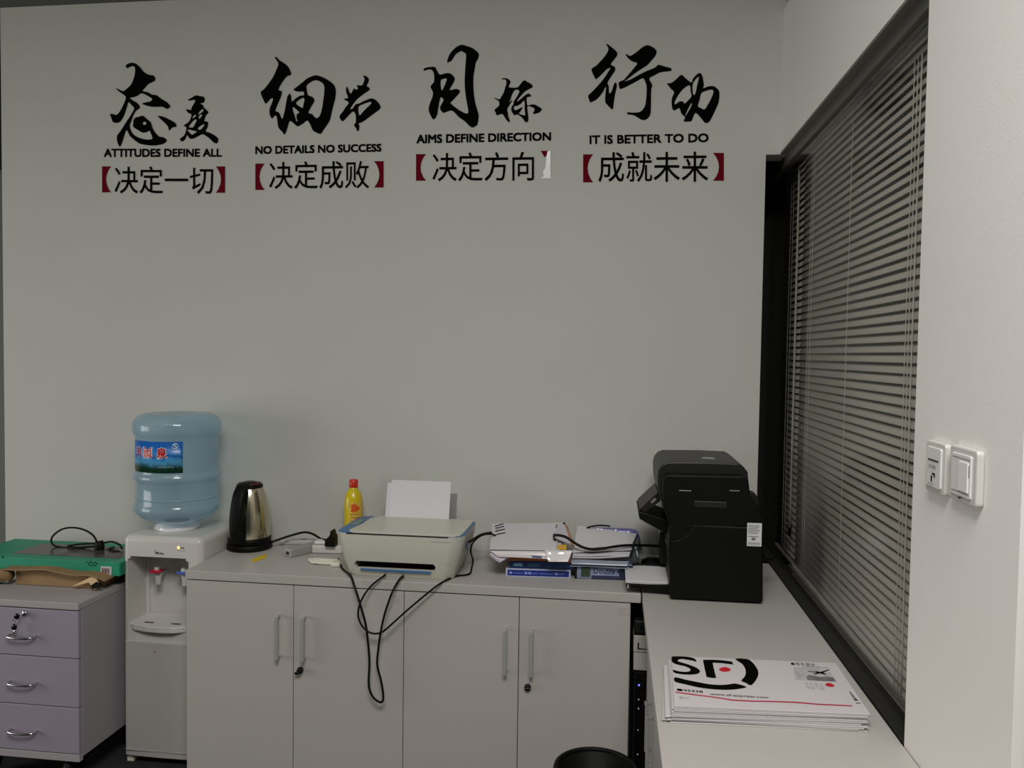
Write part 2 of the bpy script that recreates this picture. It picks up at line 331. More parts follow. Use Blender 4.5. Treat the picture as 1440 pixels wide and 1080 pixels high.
# ------------------------------------------------------------------ wall lettering
WY = -.0016
CAL = {
 ('tai', 145, 80, 8.308): [[(262,110),(280,85),(330,68),(380,80),(430,120),(480,180),(540,210),(590,218),(612,262),(590,288),(530,315),(490,360),(462,398),(520,412),(570,440),(625,448),(680,490),(740,525),(785,575),(770,598),(740,606),(690,582),(600,585),(520,572),(455,548),(490,532),(550,520),(572,492),(530,460),(450,425),(400,455),(350,472),(312,480),(350,510),(400,540),(430,582),(420,605),(380,635),(350,690),(325,760),(312,800),(325,860),(360,910),(420,945),(500,965),(560,962),(575,945),(560,900),(540,862),(510,878),(465,885),(430,868),(355,820),(350,790),(362,720),(410,700),(465,688),(510,725),(558,765),(570,810),(600,870),(650,928),(700,938),(740,965),(735,995),(690,1020),(600,1035),(500,1028),(420,1010),(360,965),(310,920),(275,855),(250,910),(225,990),(195,1050),(165,990),(162,920),(200,870),(250,790),(310,700),(340,650),(362,600),(330,560),(296,530),(275,590),(250,670),(195,760),(120,765),(95,710),(80,668),(115,668),(155,678),(200,630),(240,550),(265,470),(230,435),(200,415),(150,372),(165,370),(230,400),(270,375),(320,330),(350,270),(370,200),(370,120),(330,108),(290,130),(270,125)],
   [(461,775),(483,756),(505,775),(483,797)],
   [(640,690),(700,698),(770,730),(840,770),(858,805),(850,818),(810,825),(770,860),(760,820),(730,780),(680,735)]],
 ('du', 245, 120, 12): [[(230,245),(290,210),(365,168),(430,182),(495,195),(517,240),(500,285),(475,300),(438,300),(490,340),(500,375),(540,410),(578,460),(540,500),(520,550),(510,605),(555,610),(572,640),(560,710),(530,775),(600,800),(690,850),(740,900),(735,960),(712,980),(660,960),(600,900),(530,850),(475,825),(400,860),(330,895),(280,903),(245,880),(215,840),(185,910),(130,948),(95,905),(150,860),(180,820),(205,712),(160,678),(240,620),(270,570),(290,490),(240,465),(195,412),(230,405),(285,415),(290,380),(330,310),(355,250),(310,250),(250,258)],
   [(485,400),(490,430),(440,475),(400,488),(430,440),(460,410)], [(470,492),(455,530),(425,565),(412,540),(430,500)], [(355,495),(368,515),(330,550),(310,560),(320,520)],
   [(360,575),(378,595),(350,650),(320,705),(280,712),(245,700),(290,630),(330,590)], [(510,658),(495,690),(440,750),(395,730),(420,700),(470,668)], [(240,745),(290,755),(380,780),(340,810),(300,835),(260,800),(225,762)]],
 ('xi', 360, 75, 9): [[(235,50),(262,52),(300,90),(370,135),(420,190),(445,268),(400,285),(370,315),(320,385),(285,460),(325,480),(322,530),(290,610),(260,680),(248,730),(290,750),(315,800),(332,830),(350,780),(370,690),(385,600),(400,540),(428,510),(445,545),(455,610),(500,570),(560,535),(603,530),(600,485),(530,485),(475,460),(520,420),(590,365),(650,315),(720,285),(770,278),(850,305),(930,350),(990,405),(1010,470),(1005,560),(985,640),(960,740),(940,830),(910,890),(860,960),(820,1018),(770,1005),(720,975),(690,910),(650,850),(600,885),(540,920),(510,915),(435,855),(410,900),(390,970),(362,1028),(330,990),(285,940),(270,860),(262,800),(235,790),(205,825),(175,780),(172,700),(200,630),(215,570),(180,580),(125,637),(95,590),(58,495),(100,455),(160,380),(220,290),(260,200),(282,125)],
   [(755,340),(820,360),(862,410),(862,500),(850,600),(830,720),(805,790),(770,820),(735,800),(710,768),(665,755),(690,690),(720,640),(740,590),(710,550),(660,530),(645,470),(640,410),(690,365)],
   [(600,562),(612,590),(600,650),(590,690),(540,665),(505,628),(550,585)], [(465,680),(500,700),(548,750),(515,770),(515,830),(528,855),(510,855),(490,790),(470,730)]],
 ('jie', 470, 100, 12): [[(487,85),(515,75),(560,100),(585,140),(570,200),(548,248),(600,290),(585,325),(520,370),(450,420),(390,470),(330,540),(272,635),(310,630),(360,560),(420,545),(500,505),(570,475),(620,460),(680,475),(740,525),(775,580),(782,620),(740,665),(650,730),(560,800),(480,855),(410,885),(425,920),(415,1000),(390,1010),(365,960),(332,905),(362,870),(365,780),(355,720),(318,680),(250,740),(185,810),(145,845),(110,820),(88,760),(140,690),(190,610),(245,530),(165,475),(200,460),(228,455),(225,410),(205,370),(198,290),(215,260),(235,300),(262,365),(290,370),(320,310),(340,290),(370,315),(400,290),(378,245),(430,240),(470,238),(500,180),(510,120)],
   [(412,600),(480,560),(560,530),(615,520),(625,545),(560,610),(500,670),(430,745),(412,700)]],
 ('mu', 590, 60, 8.64): [[(335,225),(360,150),(400,95),(450,50),(510,25),(570,40),(640,65),(690,100),(720,140),(712,190),(685,240),(670,320),(655,420),(655,540),(665,660),(685,760),(712,850),(718,900),(705,990),(670,1020),(640,1030),(600,1005),(550,955),(480,905),(400,828),(340,835),(290,852),(255,815),(250,780),(275,730),(292,695),(262,660),(245,700),(230,780),(212,880),(175,932),(145,905),(110,820),(125,740),(155,660),(162,600),(135,545),(145,510),(175,475),(175,380),(150,332),(110,325),(60,340),(48,325),(80,302),(180,293),(205,325),(240,385),(290,378),(345,368),(390,385),(428,435),(410,490),(365,575),(430,562),(475,572),(490,600),(450,650),(400,705),(378,735),(440,790),(500,830),(570,862),(592,840),(580,760),(560,640),(548,500),(552,350),(565,150),(540,120),(508,102),(450,130),(420,170),(390,215),(345,240)],
   [(260,455),(290,440),(328,435),(320,480),(275,580),(258,530)]],
 ('biao', 690, 105, 15.43): [[(235,90),(265,78),(335,75),(400,110),(430,155),(410,210),(395,272),(470,280),(580,275),(640,210),(700,140),(745,122),(790,155),(870,195),(915,255),(890,285),(820,320),(750,360),(690,420),(620,500),(570,575),(600,570),(660,520),(740,450),(810,410),(850,425),(885,465),(840,480),(785,495),(785,600),(800,665),(880,648),(960,650),(1040,695),(1105,740),(1090,790),(1030,830),(920,850),(940,790),(950,740),(900,705),(800,685),(805,800),(818,920),(812,1010),(770,1035),(735,1005),(690,940),(620,885),(570,860),(520,880),(480,840),(450,780),(452,700),(495,640),(500,580),(560,490),(610,400),(618,350),(580,325),(520,335),(480,400),(450,470),(430,540),(400,600),(465,548),(460,580),(420,640),(385,700),(360,760),(375,830),(385,910),(418,1000),(400,1028),(370,1010),(320,950),(265,862),(200,862),(130,880),(110,820),(85,760),(180,670),(180,580),(130,545),(75,500),(110,508),(190,535),(240,460),(290,370),(315,270),(340,200),(330,110),(270,102)],
   [(720,560),(735,600),(740,780),(750,880),(720,880),(615,845),(650,790),(695,710),(650,720),(580,755),(540,770),(505,740),(510,690),(580,672),(650,630)]],
 ('xing', 820, 55, 9): [[(290,65),(310,65),(370,110),(420,155),(433,200),(400,250),(350,320),(400,350),(405,395),(370,450),(310,550),(325,600),(330,685),(360,660),(390,570),(412,548),(428,590),(405,700),(390,790),(380,875),(360,885),(320,845),(280,795),(282,700),(288,600),(250,670),(190,745),(150,775),(92,800),(78,770),(65,715),(120,660),(190,585),(260,500),(320,410),(345,365),(300,380),(240,440),(172,502),(150,490),(105,382),(160,340),(220,280),(280,210),(315,150),(318,110)],
   [(540,200),(555,190),(595,212),(660,175),(740,110),(800,78),(860,90),(925,140),(920,200),(870,265),(810,330),(740,375),(660,430),(570,500),(525,535),(600,510),(700,455),(800,405),(910,360),(950,325),(1010,340),(1110,368),(1118,395),(1100,405),(980,420),(900,460),(838,500),(875,580),(862,640),(860,780),(855,930),(830,990),(790,1020),(740,1020),(690,990),(630,960),(560,950),(565,925),(620,930),(720,920),(775,860),(795,780),(805,620),(790,550),(760,495),(700,520),(600,575),(520,615),(465,630),(455,600),(450,550),(480,530),(520,510),(590,430),(640,370),(685,305),(630,285),(580,250)]],
 ('dong', 935, 95, 12.7): [[(40,280),(110,275),(200,210),(290,130),(370,190),(470,265),(500,200),(560,130),(625,95),(665,140),(685,230),(698,310),(685,370),(760,340),(860,330),(940,380),(975,450),(965,600),(920,720),(860,850),(800,960),(740,992),(700,970),(620,870),(550,810),(510,870),(480,950),(460,962),(340,962),(360,890),(335,862),(290,810),(260,725),(210,745),(165,765),(130,720),(120,600),(135,520),(165,435),(110,380),(70,330)],
   [(435,315),(455,350),(460,430),(475,510),(430,570),(350,645),(330,610),(260,605),(200,650),(175,650),(185,590),(240,490),(310,400),(380,340)], [(600,165),(605,190),(580,300),(560,400),(535,480),(505,475),(495,400),(495,310),(530,230)],
   [(650,460),(730,415),(830,392),(868,425),(840,520),(780,640),(710,745),(650,725),(590,690),(620,580)], [(482,635),(470,690),(380,850),(366,850),(428,710),(465,645)]],
}
def wall_quad(tl, tr, bl, br):
    a, b, c, d = (on(*p, 'y', WY) for p in (tl, tr, bl, br))
    return lambda u, v: (a*(1-u)+b*u)*v + (c*(1-u)+d*u)*(1-v)
def bold(name, s, fn, du, dv, parent):
    V, F, _ = glyphs(s, 0, 3); VV, FF = [], []
    for k, (a, b) in enumerate([(i*du/2, j*dv) for i in (0, 1, 2) for j in (0, 1)]):
        o_ = len(VV); VV += [fn(x*(1-du)+a, y*(1-dv)+b)+Vector((0, -.00008*k, 0)) for x, y in V]; FF += [tuple(i+o_ for i in f) for f in F]
    me = D.meshes.new(name); me.from_pydata([tuple(v) for v in VV], [], FF); me.materials.append(M_BLACK)
    o = D.objects.new(name, me); COL.objects.link(o); o.parent = parent
def slogan(label, chars, eng, eq, zh, zq, brackets, torn=False):
    t = thing('wall_slogan', label, 'wall lettering', on(zq[2][0], zq[2][1], 'y', 0), 0, 'slogan stickers on the back wall')
    org = t.location.copy()
    def sh(fn): return lambda u, v: fn(u, v)-org
    for k in CAL:
        if k[0] in chars:
            _, ox, oy, s = k
            V, F = filled(CAL[k], 3)
            mapped('brush_character', V, F, lambda x, y: on(ox+x/s, oy+y/s, 'y', WY)-org, M_BLACK, t)
    bold('english_line', eng, sh(wall_quad(*eq)), .0065, .085, t)
    bold('chinese_line', zh, sh(wall_quad(*zq)), .0028, .008, t)
    for i, (x0, x1, y0, y1) in enumerate(brackets):
        L = [(0, 0), (1, 0), (.72, .14), (.52, .32), (.45, .5), (.52, .68), (.72, .86), (1, 1), (0, 1)]
        if torn and i: L = [(0, 0), (1, 0), (.55, .12), (.60, .24), (.52, .30)]; L = [(1, 0), (0.25, 0), (.40, .15), (.62, .24), (.75, .15)]
        if i: L = [(1-a, b) for a, b in L]
        V, F = filled([L], 1)
        mapped('bracket', V, F, lambda a, b: on(x0+a*(x1-x0), y0+b*(y1-y0), 'y', WY)-org, M_RED, t)
    if torn:
        L = [(630,488),(642,487),(643,603),(600,603),(614,592),(610,575),(620,560),(624,520)]
        V, F = filled([L], 1)
        o = mapped('torn_backing_paper', V, F, lambda a, b: on(560+a/3, 50+b/3, 'y', WY-.0006)-org, mat('glossy_white_backing', (250, 250, 248), .12, coat=.6), t)
        o['label'] = 'bright white torn sticker backing'
    return t
slogan('leftmost black slogan sticker, ATTITUDES DEFINE ALL, above the water dispenser', ('tai', 'du'), 'ATTITUDES DEFINE ALL', ((146, 209), (312, 209), (146, 221), (312, 220.6)),
       '决定一切', ((161, 234), (316-16, 234), (161, 272), (300, 273)), [(143.5, 156, 234, 270.5), (303.5, 316.5, 234, 271)])
slogan('black slogan sticker NO DETAILS NO SUCCESS, second from the left on the wall', ('xi', 'jie'), 'NO DETAILS NO SUCCESS', ((359, 205.5), (536.5, 202), (359, 217), (536.5, 213.3)),
       '决定成败', ((378.5, 227.6), (519, 225.5), (378.5, 266), (519, 265)), [(359, 372, 230, 267), (526, 539.5, 226.6, 263.6)])
slogan('black slogan sticker AIMS DEFINE DIRECTION with its right red bracket torn off', ('mu', 'biao'), 'AIMS DEFINE DIRECTION', ((585.5, 189.3), (775, 185.7), (585.5, 202), (775, 197.8)),
       '决定方向', ((608, 215), (751, 213), (608, 255), (751, 254)), [(585, 599, 216.7, 254), (760.5, 774, 212, 251)], True)
slogan('rightmost black slogan sticker, IT IS BETTER TO DO, nearest the window', ('xing', 'dong'), 'IT IS BETTER TO DO', ((829, 190.3), (996.5, 187.3), (829, 202.8), (996.5, 200)),
       '成就未来', ((841.5, 214), (996, 213), (841.5, 256), (996, 256)), [(820, 834, 217, 256.3), (1002.7, 1018, 215, 254)])

# ------------------------------------------------------------------ cabinets
ZT = .700; YF = -.455
t = thing('worktop', 'long white laminate worktop over the back cabinets carrying printer and kettle', 'worktop', (-1.43, YF, ZT-.03))
box('slab', 0, 1.526, -.004, .445, .0, .03, M_LAM, t, bevel=.002)
def handle(parent, x, y, z0, z1, axis='y'):
    """upright bar pull on two posts; stands off the door towards -axis"""
    bm = bmesh.new(); w_ = .0055
    if axis == 'y':
        bx(bm, x-w_, x+w_, y-.028, y-.019, z0, z1); bx(bm, x-w_*.7, x+w_*.7, y-.020, y, z0, z0+.010); bx(bm, x-w_*.7, x+w_*.7, y-.020, y, z1-.010, z1)
    else:
        bx(bm, x-.018, x-.011, y-w_, y+w_, z0, z1); bx(bm, x-.012, x, y-w_*.7, y+w_*.7, z0, z0+.010); bx(bm, x-.020, x, y-w_*.7, y+w_*.7, z1-.010, z1)
    return link_mesh('handle', bm, M_ALU, parent, bevel=.0015)
def cabinet(x0, xm, x1, label, hz, locks, sticker):
    t = thing('cabinet', label, 'cabinet', (x0, YF, FL), 0, 'white two-door cabinets along the back wall')
    H = ZT-.03-FL
    boxes('body', [(0, .016, .018, .44, 0, H), (x1-x0-.016, x1-x0, .018, .44, 0, H), (.016, x1-x0-.016, .43, .44, 0, H),
                   (.016, x1-x0-.016, .02, .43, 0, .06), (.016, x1-x0-.016, .02, .43, H-.016, H), (.016, x1-x0-.016, .03, .43, .32, .336)], M_LAM, t, bevel=.001)
    for i, (a, b, hx) in enumerate(((x0, xm, hz[0]), (xm, x1, hz[1]))):
        d = box('door', a-x0+.001, b-x0-.0012, 0, .017, .05, H-.004, M_LAMD, t, bevel=.0012)
        handle(d, hx-x0, 0, .420-FL, .567-FL)
        if i == 1:
            lx, lz = locks[0]-x0, locks[1]-FL
            k = lathe('lock', [(0, .012), (.0085, .012), (.011, .008), (.011, 0)], (lx, 0, lz), M_BLKG, d, 20, axis='y')
            if locks[2]:
                tube('key', [(lx+.004, -.014, lz+.010), (lx+.008, -.018, lz+.002), (lx-.002, -.019, lz-.005), (lx-.012, -.017, lz-.006)], .0045, M_BLKP, d, 4)
            else:
                box('key_slot', lx-.009, lx+.009, -.0145, -.0115, lz-.002, lz+.002, M_CHROME, d, bevel=.0005)
            if sticker:
                sx = b-x0-.045
                box('sticker', sx, sx+.036, -.0012, 0, H-.040, H-.012, mat('sticker_paper', (182, 174, 170), .6), d, bevel=0)
                boxes('sticker_print', [(sx+.004, sx+.03, -.0016, -.0012, H-.020-i2*.007, H-.018-i2*.007) for i2 in range(3)], mat('faint_print', (160, 146, 144), .7), d, bevel=0)
    return t
cabinet(-1.428, -1.047, -.669, 'white two-door cabinet left of centre, cables hanging in front, key in its lock', (-1.096, -1.006), (-1.022, .383, True), True)
cabinet(-.669, -.289, .065, 'white two-door cabinet below the stacks of papers, no key in its lock', (-.330, -.246), (-.258, .377, False), True)
# right run along the window wall
t = thing('worktop', 'white laminate worktop along the window wall under the black copier', 'worktop', (.1, -1.95, ZT-.03))
box('slab', 0, .469, 0, 1.945, 0, .0305, M_LAM, t, bevel=.002)
ya = -.46
for i, lab in enumerate(('white cabinet under the right worktop, beside the black waste bin', 'white cabinet under the right worktop, closest to the camera')):
    y1 = ya-i*.74; y0 = y1-.74
    t = thing('side_cabinet', lab, 'cabinet', (.119, y0, FL), 0, 'white cabinets under the right worktop')
    H = ZT-.03-FL
    boxes('body', [(.02, .44, 0, .016, 0, H), (.02, .44, .724, .74, 0, H), (.43, .44, .016, .724, 0, H), (.02, .43, .016, .724, 0, .06), (.02, .43, .016, .724, H-.016, H)], M_LAM, t, bevel=.001)
    for j in (0, 1):
        d = box('door', 0, .018, .001+.37*j, .369+.37*j, .05, H-.004, M_LAMD, t, bevel=.0012)
        handle(d, 0, .37+(.045 if j else -.045), .36-FL, .50-FL, 'x')
# things in the slot between the two runs
t = thing('computer_tower', 'black computer tower with a blue light in the gap between the cabinet runs', 'computer', (.078, -.42, FL))
box('case', 0, .19, 0, .38, .01, .49, M_BLKG, t, bevel=.004)
boxes('front_trim', [(.003, .006, -.004, 0, .02, .48), (.05, .055, -.004, 0, .02, .48)], mat('tower_edge', (28, 40, 52), .3), t)
box('power_light', .016, .021, -.005, 0, .447, .450, glow('blue_led', (90, 90, 255), 3), t, bevel=0)
for z in (.40, .37, .30, .22, .17, .13): lathe('port', [(0, .004), (.004, .004), (.005, 0)], (.019, 0, z), M_CHROME, t, 12, axis='y')
for x in (.02, .16): box('foot', x, x+.02, .02, .34, 0, .012, M_BLKP, t)
t = thing('white_box', 'white carton standing on the black computer tower in the gap', 'box', (.078, -.415, .4385))
box('carton', 0, .18, 0, .3, 0, .058, M_PLW, t); box('lid', -.001, .181, -.003, .301, .060, .113, mat('carton_lid', (190, 184, 178), .6), t)
text('lid_print', 'L...', (.012, -.0036, .069), (.035, 0, 0), (0, 0, .022), M_BLACK, t, .02)
t = thing('dark_device', 'small dark box topmost in the gap between the cabinet runs', 'device', (.078, -.41, .5535))
box('housing', 0, .18, 0, .28, 0, .045, M_CHAR, t, bevel=.004); box('front_rim', -.0, .18, -.004, .0, .0, .008, M_BLKG, t, bevel=.001); box('vent', .02, .1, -.002, 0, .016, .034, M_BLKG, t)

# ------------------------------------------------------------------ waste bin
t = thing('waste_bin', 'round black plastic waste bin standing in front of the cabinets', 'bin', (-.032, -.735, FL))
lathe('bin_body', [(0, .004), (.085, .004), (.088, 0), (.112, .325), (.109, .325), (.085, .012), (0, .012)], (0, 0, 0), M_BLKP, t)
lathe('rim', [(.110, .318), (.118, .320), (.1205, .327), (.118, .334), (.111, .335), (.1075, .331), (.110, .318)], (0, 0, 0), M_BLKP, t)

# ------------------------------------------------------------------ water dispenser
t = thing('water_dispenser', 'white hot and cold water dispenser beside the left cabinet', 'water dispenser', (-1.7435, -.33, FL))
W_, DP, HT = .303, .30, .832
bm = bmesh.new(); bx(bm, 0, W_, 0, DP, .018, HT)
body = link_mesh('body', bm, M_PLW, t)
b = body.modifiers.new('bev', 'BEVEL'); b.width = .022; b.segments = 5; b.limit_method = 'ANGLE'
cb = bmesh.new(); bx(cb, .020, W_-.050, -.02, .125, .503, .758)
bmesh.ops.bevel(cb, geom=[e for e in cb.edges], offset=.010, segments=3, affect='EDGES')
cut(body, cb); smooth_angle(body, 30)
prism('drip_tray', [(.024, .11), (.024, .004), (.05, -.010), (.10, -.022), (.15, -.026), (.20, -.022), (W_-.074, -.010), (W_-.052, .004), (W_-.052, .11)], 'z', .492, .514, mat('tray_plastic', (206, 202, 198), .35), t, bevel=.003)
boxes('drain_slot', [(.075, .110, .012, .020, .5142, .5152), (.178, .213, .012, .020, .5142, .5152)], M_GAP, t, bevel=0)
prism('lower_panel', [(.012, .02), (.012, -.004), (.06, -.007), (.15, -.009), (.24, -.007), (W_-.012, -.004), (W_-.012, .02)], 'z', .030, .452, mat('lower_panel_plastic', (182, 178, 174), .35), t, bevel=.003)
boxes('base_groove', [(.016, W_-.016, -.010, 0, .052, .056)], M_LGREY, t, bevel=0)
for x in (.008, W_-.033): box('foot', x, x+.025, .01, .035, 0, .02, M_PLC, t)
for x, c, nm in ((.092, mat('tap_red', (196, 30, 60), .35), 'red'), (.197, mat('tap_blue', (70, 100, 180), .35), 'blue')):
    tp = lathe('tap', [(0, .0), (.010, .0), (.011, .004), (.012, .03), (.015, .042), (.015, .052), (.010, .056), (0, .056)], (x, .075, .636), M_PLW, t, 20)
    tp['label'] = 'white tap with a %s lever' % nm
    box('lever', x-.020, x+.020, .048, .082, .684, .694, c, tp, bevel=.004)
    box('spout_arm', x-.008, x+.008, .07, .125, .664, .680, M_PLW, tp, bevel=.003)
    lathe('button', [(0, .012), (.008, .011), (.010, 0)], (x, .066, .694), M_PLW, tp, 16)
z0 = .775
def dz(px, py): return on(px, py, 'y', -.3305) - Vector((-1.7435, -.33, FL))
p = dz(219, 779); text('logo', 'Midea', (p.x, -.0006, p.z-.001), (.031, 0, -.0008), (0, 0, .010), M_BLACK, t, .01)
tube('logo_ring', [(p.x+.004*math.cos(a)-.001, -.0008, p.z+.008+.008*math.sin(a)) for a in [1.2+i*.35 for i in range(9)]], .0007, M_LGREY, t, 2, 5)
p = dz(251, 770); lathe('indicator_lamp', [(0, .003), (.0034, .002), (.004, 0)], (p.x, 0, p.z), glow('amber_lamp', (255, 190, 90), 4), t, 14, axis='y')
for x in (.010, .018): lathe('lamp', [(0, .0018), (.0022, .0015), (.0026, 0)], (p.x+x, 0, p.z-.001), M_CHAR, t, 12, axis='y')
for i, s in enumerate(('HOT', 'COLD', 'ON')): text('lamp_print', s, (p.x-.003+i*.0095, -.0006, p.z-.013), (.0075, 0, 0), (0, 0, .004), M_GREY, t, .01)
p = dz(220, 915); boxes('sticker', [(p.x-.004, p.x+.004, -.0100, -.0094, p.z-.001, p.z+.001), (p.x-.001, p.x+.001, -.0100, -.0094, p.z-.004, p.z+.004)], mat('faded_red_print', (190, 110, 120), .6), t, bevel=0)
lathe('bottle_collar', [(.045, 0), (.075, 0), (.082, .006), (.068, .022), (.05, .03), (.045, .03)], (W_/2-.026, .15, HT-.001), mat('collar_plastic', (235, 236, 238), .15), t)
BC = Vector((-1.7435+W_/2-.026, -.18, HT+FL))

# bottle
M_BOT = see_through('blue_bottle_plastic', (.66, .80, .88), (.56, .72, .80), .48, .10, 1.45)
bz = BC.z+.018
t = thing('water_bottle', 'big inverted blue water bottle on top of the white dispenser', 'bottle', (BC.x, BC.y, bz))
zz = lambda v: v-bz
prof = [(0, 0), (.03, 0), (.062, .004), (.098, .014), (.128, .030), (.142, .044), (.1525, .056), (.1535, .068), (.150, .078), (.1455, .086), (.1455, .14), (.1450, .158), (.147, .163), (.1525, .170), (.1535, .178), (.1525, .186), (.1475, .192),
        (.146, .198), (.146, .300), (.1465, .318), (.150, .326), (.1555, .336), (.158, .350), (.157, .366), (.150, .382), (.138, .394), (.120, .401), (.085, .403), (.05, .399), (0, .397)]
k = (1.210-bz)/.403
shell_ = lathe('bottle_shell', [(r*.985, z*k) for r, z in prof], (0, 0, 0), M_BOT, t, 64)
lathe('grip_ring', [(.146*.985+.001, .1*k), (.1475, .102*k), (.1475, .104*k), (.146*.985+.001, .106*k)], (0, 0, 0), M_BOT, t, 64)
camdir = math.atan2(CAMY-BC.y, 0-BC.x)
def cyl(rad, a, z): return Vector((rad*math.cos(a), rad*math.sin(a), z))
LZ0, LZ1 = zz(1.004), zz(1.117); A0, A1 = camdir-1.42, camdir+.12
mlab = D.materials.new('label_print'); mlab.use_nodes = True; nt = mlab.node_tree; b = nt.nodes['Principled BSDF']; b.inputs['Roughness'].default_value = .3
tc = nt.nodes.new('ShaderNodeTexCoord'); sx = nt.nodes.new('ShaderNodeSeparateXYZ'); nt.links.new(tc.outputs['Generated'], sx.inputs[0])
ns = nt.nodes.new('ShaderNodeTexNoise'); ns.inputs['Scale'].default_value = 7; nt.links.new(tc.outputs['Generated'], ns.inputs['Vector'])
ma = nt.nodes.new('ShaderNodeMath'); ma.operation = 'MULTIPLY_ADD'; nt.links.new(ns.outputs['Fac'], ma.inputs[0]); ma.inputs[1].default_value = .30; nt.links.new(sx.outputs['Z'], ma.inputs[2])
rp = nt.nodes.new('ShaderNodeValToRGB'); nt.links.new(ma.outputs[0], rp.inputs[0]); nt.links.new(rp.outputs[0], b.inputs['Base Color'])
els = rp.color_ramp.elements
stops = [(0, (12, 52, 34)), (.30, (20, 74, 48)), (.36, (60, 120, 150)), (.48, (90, 170, 215)), (.60, (60, 140, 205)), (.66, (20, 84, 150)), (.74, (50, 130, 200)), (1, (24, 96, 178))]
els[0].position, els[0].color = stops[0][0], s2l(stops[0][1])+(1,); els[1].position, els[1].color = stops[-1][0], s2l(stops[-1][1])+(1,)
for ps, c in stops[1:-1]:
    e = els.new(ps); e.color = s2l(c)+(1,)
bm = bmesh.new(); N = 24; g = [[bm.verts.new(cyl(.1452, A0+(A1-A0)*i/N, z)) for i in range(N+1)] for z in (LZ0, LZ1)]
for i in range(N): bm.faces.new((g[0][i], g[0][i+1], g[1][i+1], g[1][i]))
lab = link_mesh('label', bm, mlab, t, smooth=True)
so = lab.modifiers.new('s', 'SOLIDIFY'); so.thickness = .0006; so.offset = 1
hl = LZ1-LZ0; redm = mat('label_red', (190, 24, 22), .4); whm = mat('label_white', (235, 238, 240), .4)
for ch, a0 in (('丰', camdir-1.20), ('雨', camdir-.88), ('泉', camdir-.50)):
    V, F, _ = glyphs(ch, .055, 2); mapped('label_outline', V, F, lambda u, v: cyl(.1463, a0-.012+u*.29, LZ0+hl*(.455+v*.37)), whm, lab)
    V, F, _ = glyphs(ch, .03, 2); mapped('label_character', V, F, lambda u, v: cyl(.1467, a0+u*.26, LZ0+hl*(.47+v*.34)), redm, lab)
V, F, _ = glyphs('S', .0, 3); mapped('quality_mark', V, F, lambda u, v: cyl(.1465, camdir-.10+u*.09, LZ0+hl*(.78+v*.16)), whm, lab)
V, F, _ = glyphs('O', -.01, 3); mapped('quality_mark', V, F, lambda u, v: cyl(.1464, camdir-.135+u*.16, LZ0+hl*(.74+v*.22)), mat('label_pale', (150, 190, 225), .4), lab)
boxes_ = glyphs('8888 888', 0, 1); mapped('label_small_print', boxes_[0], boxes_[1], lambda u, v: cyl(.1465, camdir-.45+u*.36, LZ0+hl*(.17+v*.05)), mat('label_tan', (150, 160, 130), .4), lab)

# ------------------------------------------------------------------ drawer pedestal
px0, px1, py0, py1 = -2.185, -1.769, -.533, -.08
t = thing('drawer_pedestal', 'lavender three-drawer pedestal with keys in its lock', 'drawer unit', (px0, py0, FL))
Wd = px1-px0; dpt = py1-py0; zf = lambda v: v-FL
boxes('body', [(0, .016, .018, dpt, zf(.045), zf(.566)), (Wd-.016, Wd, .018, dpt, zf(.045), zf(.566)), (.016, Wd-.016, dpt-.016, dpt, zf(.045), zf(.566)), (0, Wd, .018, dpt, zf(.045), zf(.06))], M_LAVS, t, bevel=.001)
box('top', 0, Wd+.001, -.002, dpt, zf(.567), zf(.590), mat('pedestal_top', (164, 158, 158), .5), t, bevel=.002)
boxes('plinth_rail', [(0, Wd, 0, .018, zf(.047), zf(.071))], mat('pedestal_rail', (160, 156, 158), .5), t)
for i, (za, zb, hz_) in enumerate(((.402, .563, .470), (.234, .399, .309), (.074, .231, .143))):
    d = box('drawer', .001, Wd-.001, 0, .018, zf(za), zf(zb), M_LAV, t, bevel=.0015)
    hx0, hx1 = -2.022-px0, -1.925-px0; hz2 = zf(hz_)
    tube('handle', [(hx0, .0, hz2), (hx0+.001, -.014, hz2), (hx0+.012, -.024, hz2-.001), ((hx0+hx1)/2, -.027, hz2-.002), (hx1-.012, -.024, hz2-.001), (hx1-.001, -.014, hz2), (hx1, 0, hz2)], .0042, M_CHROME, d, 5, 10)
    if i == 0:
        lx, lz = on(36, 862, 'y', -.533).x-px0, zf(on(36, 862, 'y', -.533).z)
        lathe('lock', [(0, .010), (.008, .010), (.010, .006), (.010, 0)], (lx, 0, lz), M_CHROME, d, 20, axis='y')
        kx = on(28, 863, 'y', -.55); kx = (kx.x-px0, kx.z-FL)
        tube('key', [(lx, -.010, lz), (lx-.004, -.022, lz)], .0035, M_CHROME, d, 1)
        lathe('key_head', [(0, -.004), (.008, -.004), (.010, 0), (.008, .004), (0, .004)], (lx-.010, -.028, lz-.003), M_BLKG, d, 20, axis='y')
        tube('key_ring', [(lx-.014+.009*math.cos(a), -.030, lz-.016+.009*math.sin(a)) for a in [i2*PI/5 for i2 in range(11)]], .0009, M_CHROME, d, 1, 6)
        lathe('key_head', [(0, -.004), (.008, -.004), (.010, 0), (.008, .004), (0, .004)], (lx-.020, -.028, lz-.040), M_BLKG, d, 20, axis='y')
        tube('key_blade', [(lx-.020, -.028, lz-.048), (lx-.021, -.028, lz-.070)], .0028, M_CHROME, d, 1)
for x in (.04, Wd-.06):
    for y in (.05, dpt-.07):
        lathe('castor', [(0, -.012), (.045, -.012), (.048, 0), (.045, .012), (0, .012)], (x, y, .050), M_BLKP, t, 20, axis='x')

